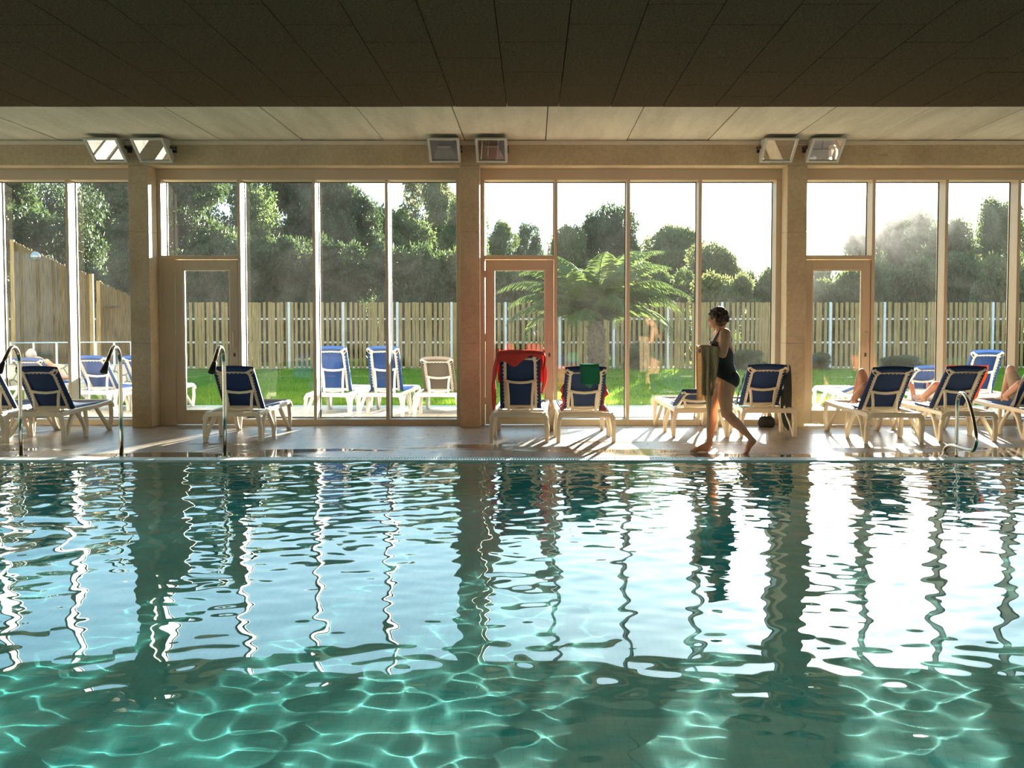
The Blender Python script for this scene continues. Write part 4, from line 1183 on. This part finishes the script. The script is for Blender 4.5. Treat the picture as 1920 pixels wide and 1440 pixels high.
# reed screens (stand in for a glass reflection), lamp globe, railing, stone wall at the left
def screen(pts, D, label, ex=.06):
    P = [at(x_, y_, D) for x_, y_ in pts]; bot = [Vector((P[-1].x, D, 0)), Vector((P[0].x, D, 0))]
    t = thing('reflection_screen', label, 'screen', (0, 0, 0), 0, 'screens standing in for a reflection')
    top = [(q.x, q.z) for q in P]; x0, x1 = top[0][0], top[-1][0]
    def zof(x_):
        for (a_, za), (b2, zb2) in zip(top[:-1], top[1:]):
            if a_ <= x_ <= b2: return za + (zb2 - za) * (x_ - a_) / (b2 - a_)
        return top[-1][1]
    mb = MB(); x = x0
    while x < x1 - .03:
        w2 = RNG.uniform(.022, .034); mb.box((x, D + RNG.uniform(-.012, .0), 0), (min(x + w2, x1), D + .03, zof(min(x + w2 / 2, x1)) + RNG.uniform(-.03, .02))); x += w2 + .002
    mb.build('reeds', M['reed'], t)
    for xx in (x0 - .03, x1 + .03):
        MB().box((xx - .04, D - .02, 0), (xx + .04, D + .06, zof(min(max(xx, x0), x1)) + .03)).build('post', M['wood'], t)
    for hz in (.5, 1.4): MB().box((x0, D + .032, hz), (x1, D + .06, hz + .06)).build('batten', M['wood'], t)
    return t
screen([(25, 452), (84, 480), (128, 499), (168, 516)], 27.2, 'large screen standing in for a reflected wall, sloping top, at the left, lamp globe in front')
screen([(187, 529), (215, 541), (252, 556)], 27.2, 'lower screen standing in for a reflected wall, beside the first column')
p = at(66.5, 481, 26.9)
lg = thing('lamp_globe', 'round smoked lamp globe on an arm from the large reflection screen', 'light', (p.x, p.y, p.z))
MB().ball((0, 0, 0), .105, nu=24, nv=16).build('globe', M['globe'], lg, True)
MB().sweep([(0, .09, 0), (0, .20, 0), (0, .30, 0)], [.03, .02, .03], 10).build('arm', M['dark_metal'], lg, True)
p0, p1 = at(194, 574, 27.1), at(221, 576, 27.1)
hk = thing('hook_rail', 'short dark rail with hooks fixed to the lower reflection screen', 'rail', ((p0.x + p1.x) / 2, 27.14, p0.z))
MB().box((-.16, -.02, -.012), (.16, .045, .012)).build('bar', M['dark_metal'], hk)
for k in range(6): MB().sweep(bez([(-.14 + .056 * k, -.02, 0), (-.14 + .056 * k, -.06, -.02), (-.14 + .056 * k, -.07, .012)], 4), .006, 6).build('hook', M['dark_metal'], hk)

sw0, sw1 = at(60, 690, 25.4), at(262, 690, 25.4); zsw = at(140, 684, 25.4).z
mb = MB(); mb.grid(lambda u, v: (sw0.x - 3 + (sw1.x - sw0.x + 3.6) * u, 25.4 + .03 * math.sin(u * 60) * math.sin(v * 9), zsw * v + .02 * v * math.sin(u * 45)), 90, 14)
mb.grid(lambda u, v: (sw0.x - 3 + (sw1.x - sw0.x + 3.6) * u, 25.4 + .38 * v, zsw + .02 * math.sin(u * 45) * (1 - v)), 90, 4)
mb.box((sw0.x - 3, 25.44, -.05), (sw1.x + .6, 25.80, zsw - .03))
st = mb.build('stone_wall', M['stone'], None, True); tag(st, 'low pale dry-stone wall in the garden behind the left loungers', 'stone wall')
rl = thing('railing', 'thin steel railing standing on the stone wall at the left', 'railing', (0, 25.6, zsw))
zr_ = at(140, 643, 25.6).z - zsw
xa, xb = at(20, 645, 25.6).x, at(258, 640, 25.6).x
MB().sweep([(xa, 0, zr_), (xb, 0, zr_ + .02)], .014, 8).build('top_rail', M['galv'], rl, True)
for px in (20, 63, 106, 180, 214, 246):
    xx = at(px, 640, 25.6).x; MB().box((xx - .02, -.015, -.045), (xx + .02, .015, zr_ + .01)).build('post', M['galv'], rl)

# ------------------------------------------------------------------ plants
def leaf_cloud(blobs, n, lw, ll, droop=0.3, shell=.55):
    """leaf quads scattered through ellipsoids, denser near their skins"""
    vol = np.array([b[1][0] * b[1][1] * b[1][2] for b in blobs]) ** .67; vol /= vol.sum()
    ci = RNG.choice(len(blobs), n, p=vol)
    C = np.array([b[0] for b in blobs])[ci]; R = np.array([b[1] for b in blobs])[ci]
    d = RNG.normal(size=(n, 3)); d /= np.linalg.norm(d, axis=1)[:, None]
    r = (shell + (1 - shell) * RNG.random(n)) ** 1.0; r[RNG.random(n) < .15] *= RNG.uniform(.3, 1, 1)
    jit = 1 + .22 * np.sin(d[:, 0] * 7 + C[:, 0] * 3) * np.sin(d[:, 1] * 6 + C[:, 1]) * np.sin(d[:, 2] * 8 + C[:, 2] * 2)
    P = C + d * R * (r * jit)[:, None]
    a_ = d * .6 + RNG.normal(size=(n, 3)) * .8; a_[:, 2] -= droop; a_ /= np.linalg.norm(a_, axis=1)[:, None]
    b2 = np.cross(a_, RNG.normal(size=(n, 3))); b2 /= np.linalg.norm(b2, axis=1)[:, None]
    L_ = ll * RNG.uniform(.6, 1.3, n)[:, None]; W_ = lw * RNG.uniform(.6, 1.3, n)[:, None]
    v = np.stack([P, P + a_ * L_ * .5 + b2 * W_ * .5, P + a_ * L_, P + a_ * L_ * .5 - b2 * W_ * .5], 1).reshape(-1, 3)
    return v, np.arange(4 * n).reshape(-1, 4)
def crown_blobs(kind, seed):
    r = np.random.default_rng(seed); bl = []
    if kind == 'tall':          # 1 x 1 unit: full crown from the ground up
        for k in range(44):
            z = .10 + .82 * (k + r.random()) / 44; rr = .46 * (1 - .55 * max(0, z - .55) / .45); a_ = r.uniform(0, 2 * PI); q = rr * math.sqrt(r.random()) * .9
            s = r.uniform(.11, .19) * (1 - .35 * max(0, z - .6) / .4); bl.append(((q * math.cos(a_), q * math.sin(a_), z), (s * 1.1, s * 1.1, s * .62)))
    elif kind == 'round':
        for k in range(34):
            z = .12 + .78 * (k + r.random()) / 34; rr = .50 * math.sin(PI * min(1, .20 + z * .74)); a_ = r.uniform(0, 2 * PI); q = rr * math.sqrt(r.random()) * .9
            s = r.uniform(.11, .19); bl.append(((q * math.cos(a_), q * math.sin(a_), z), (s * 1.1, s * 1.1, s * .75)))
    else:                       # bush: wide and low
        for k in range(26):
            z = r.uniform(.06, .82); a_ = r.uniform(0, 2 * PI); q = .50 * math.sqrt(r.random())
            s = r.uniform(.15, .25); bl.append(((q * math.cos(a_) * 1.15, q * math.sin(a_) * .8, z), (s * 1.2, s, s * .8)))
    return bl
PLANT = {}
def plant_meshes(kind, mat, seed, n, lw, ll):
    key = (kind, mat, seed, n)
    if key not in PLANT:
        bl = crown_blobs(kind, seed); v, f = leaf_cloud(bl, n, lw, ll)
        crown = npmesh('crown', v, f, M[mat])
        mb = MB(); mb.sweep(bez([(0, 0, -.02), (.01, 0, .2), (-.01, .01, .5), (0, 0, .85)], 4), [.035 - .002 * k for k in range(13)], 8)
        for c, R in bl[:12]:
            s = Vector((0, 0, max(.08, c[2] - .22))); mb.sweep(bez([s, s.lerp(Vector(c), .5) + Vector((0, 0, .03)), Vector(c) + Vector((0, 0, R[2] * .6))], 4), [.014, .013, .012, .011, .010, .009, .008, .006, .004], 6)
        PLANT[key] = (crown, mb.mesh('trunk', M['bark'], True))
    return PLANT[key]
def tree(name, px, D, ytop, wpx, kind, mat, seed, label, cat='tree', n=26000, z0=None, leaf=(.012, .026), group=None):
    z0 = (0.0 if D < 38 else .6 * max(0, (D - 21.3) / 78 - .25)) if z0 is None else z0
    H = at(px, ytop, D).z - z0; Wd = wpx / F * D * 2
    t = thing(name, label, cat, (at(px, ytop, D).x, D, z0), RNG.uniform(0, 6.28), group)
    c, tr = plant_meshes(kind, mat, seed, n, *leaf)
    for nm, me in (('crown', c), ('trunk', tr)):
        o = link(nm, me, t); o.scale = (Wd, Wd, H)
    return t
SG = 'trees beyond the fence'
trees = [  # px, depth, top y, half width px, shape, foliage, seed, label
 ('tree', -60, 52, 210, 150, 'tall', 'leaf_dark', 1, 'tall dark tree cut by the left border, above the reflection screens'),
 ('tree', 70, 50, 245, 95, 'tall', 'leaf_dark', 2, 'loose dark tree above the large reflection screen, sky showing through it'),
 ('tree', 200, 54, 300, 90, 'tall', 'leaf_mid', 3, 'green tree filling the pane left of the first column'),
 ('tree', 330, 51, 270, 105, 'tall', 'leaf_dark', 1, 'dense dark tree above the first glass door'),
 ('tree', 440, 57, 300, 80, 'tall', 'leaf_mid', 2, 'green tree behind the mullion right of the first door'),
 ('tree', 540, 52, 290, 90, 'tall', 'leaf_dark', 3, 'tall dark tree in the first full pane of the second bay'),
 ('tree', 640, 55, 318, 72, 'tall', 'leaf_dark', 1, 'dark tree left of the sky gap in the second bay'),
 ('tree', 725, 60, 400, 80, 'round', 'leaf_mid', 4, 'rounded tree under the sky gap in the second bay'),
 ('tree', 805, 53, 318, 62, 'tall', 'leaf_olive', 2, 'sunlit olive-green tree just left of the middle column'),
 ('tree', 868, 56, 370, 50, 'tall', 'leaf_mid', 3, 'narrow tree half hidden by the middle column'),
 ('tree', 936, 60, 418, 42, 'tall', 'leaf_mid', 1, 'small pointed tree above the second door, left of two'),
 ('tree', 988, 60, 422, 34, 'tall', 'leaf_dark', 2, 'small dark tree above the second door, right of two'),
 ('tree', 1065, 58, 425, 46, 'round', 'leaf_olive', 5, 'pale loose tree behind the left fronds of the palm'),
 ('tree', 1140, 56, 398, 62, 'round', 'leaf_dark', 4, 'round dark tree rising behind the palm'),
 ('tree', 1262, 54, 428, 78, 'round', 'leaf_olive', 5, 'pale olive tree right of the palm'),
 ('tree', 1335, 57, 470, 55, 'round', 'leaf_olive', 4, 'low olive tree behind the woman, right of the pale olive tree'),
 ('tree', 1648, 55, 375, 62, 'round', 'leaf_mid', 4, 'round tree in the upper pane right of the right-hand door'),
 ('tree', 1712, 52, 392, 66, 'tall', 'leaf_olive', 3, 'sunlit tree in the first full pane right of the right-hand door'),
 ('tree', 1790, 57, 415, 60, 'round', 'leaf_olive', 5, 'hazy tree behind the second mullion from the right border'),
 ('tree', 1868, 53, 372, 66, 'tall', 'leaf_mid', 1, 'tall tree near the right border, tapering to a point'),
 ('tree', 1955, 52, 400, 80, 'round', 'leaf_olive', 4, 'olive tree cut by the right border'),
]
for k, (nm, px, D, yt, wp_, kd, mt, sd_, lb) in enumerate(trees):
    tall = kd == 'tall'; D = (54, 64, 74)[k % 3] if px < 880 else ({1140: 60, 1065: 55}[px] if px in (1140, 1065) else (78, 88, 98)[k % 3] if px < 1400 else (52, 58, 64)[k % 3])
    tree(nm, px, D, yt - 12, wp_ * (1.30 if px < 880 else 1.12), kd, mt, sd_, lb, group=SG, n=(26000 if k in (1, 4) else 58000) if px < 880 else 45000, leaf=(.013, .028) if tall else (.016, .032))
hedge = [(-30, 510, 110), (120, 505, 110), (270, 470, 110), (400, 455, 100), (520, 440, 100), (640, 450, 100), (760, 455, 100), (860, 470, 90), (960, 495, 80), (1050, 510, 80), (1150, 500, 90), (1250, 500, 90), (1350, 512, 85),
         (1430, 500, 75), (1510, 492, 80), (1600, 500, 85), (1700, 480, 90), (1800, 485, 90), (1890, 478, 90), (1985, 480, 90)]
spots = ['below the dark tree at the left border', 'behind the large reflection screen', 'behind the first column', 'behind the glass of the first door', 'in the first full pane of the second bay', 'behind the mullion left of the upright pair of loungers',
         'behind the upright pair of loungers', 'left of the middle column', 'behind the glass of the second door', 'behind the left palm fronds', 'behind the palm trunk', 'right of the palm trunk', 'left of the woman', 'behind the column by the woman',
         'left in the third door', 'behind the frame of the third door', 'under the sunlit tree right of the third door', 'behind the second mullion from the right border', 'under the pointed tree near the right border', 'at the right border']
for k, ((px, yt, wp_), sp) in enumerate(zip(hedge, spots)):
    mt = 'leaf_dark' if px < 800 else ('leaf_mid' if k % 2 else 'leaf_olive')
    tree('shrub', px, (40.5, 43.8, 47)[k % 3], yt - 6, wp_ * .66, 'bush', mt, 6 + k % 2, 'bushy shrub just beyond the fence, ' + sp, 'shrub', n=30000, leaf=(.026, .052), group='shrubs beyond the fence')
for px, yb, yt, wp_, lb in ((1190, 690, 640, 22, 'small shrub at the foot of the fence right of the palm'), (1405, 690, 655, 28, 'small shrub at the foot of the fence behind the woman'), (1535, 690, 660, 20, 'small shrub at the fence seen through the right-hand door'), (1690, 690, 665, 30, 'low shrub at the fence right of the right-hand door')):
    tree('shrub', px, 36.0, yt, wp_, 'bush', 'leaf_olive', 7, lb, 'shrub', n=30000, z0=-.02, leaf=(.026, .052))
tree('shrub', 79, 26.5, 655, 15, 'bush', 'leaf_dark', 6, 'dark rounded bush behind the railing at the left', 'shrub', n=30000, z0=0, leaf=(.026, .052))

# palm
pc = at(1118, 690, 31.0)
pal = thing('palm', 'palm with long arching fronds in the garden behind the green-towel lounger', 'palm', (pc.x, 31.0, -.02))
mb = MB(); mb.sweep([(0, 0, 0), (.01, 0, .4), (0, 0, .8), (0, 0, 1.25), (0, 0, 1.5)], [.20, .17, .18, .21, .12], 14)
for k in range(60):
    a_ = k * 2.4; z = .15 + 1.2 * k / 60; mb.box((-.05, -.02, -.03), (.05, .05, .06), Matrix.Translation((math.cos(a_) * .18, math.sin(a_) * .18, z)) @ Matrix.Rotation(a_ - PI / 2, 4, 'Z') @ Matrix.Rotation(-.5, 4, 'X'))
mb.build('trunk', M['bark'], pal)
for k in range(34):
    az = k * 2.39996 + RNG.uniform(-.2, .2); el0 = rad(86 - 58 * (k / 33) + RNG.uniform(-6, 6)); Lf = RNG.uniform(2.4, 3.1)
    q = Vector((0, 0, 1.45)); pts = [q.copy()]; a2 = el0
    for s in range(14):
        q = q + Vector((math.cos(az) * math.cos(a2), math.sin(az) * math.cos(a2), math.sin(a2))) * (Lf / 14); pts.append(q.copy()); a2 -= rad(4.2 + .45 * s)
    mb = MB(); mb.sweep(pts, [.020 - .0012 * s for s in range(15)], 5)
    side = Vector((-math.sin(az), math.cos(az), 0))
    for s in range(1, 14):
        for sub in range(4):
            b0 = pts[s].lerp(pts[s + 1], sub / 4); t_ = (pts[s + 1] - pts[s]).normalized(); ln = .50 * math.sin(PI * min(1, .15 + .85 * (s + sub / 4) / 14.5)) + .06
            up_ = side.cross(t_)
            for sg in (-1, 1):
                dd = (side * sg * .8 + t_ * .62 + up_ * (-.25 if up_.z > 0 else .25) + Vector((RNG.uniform(-.1, .1), RNG.uniform(-.1, .1), RNG.uniform(-.12, .08)))).normalized()
                n2 = t_ * .014
                mb.add([b0 - n2, b0 + n2, b0 + dd * ln * .6 + Vector((0, 0, -.02)) + n2 * .5, b0 + dd * ln + Vector((0, 0, -.09 * ln / .4))], [(0, 1, 2), (0, 2, 3)])
    mb.build('frond', M['leaf_palm'], pal)
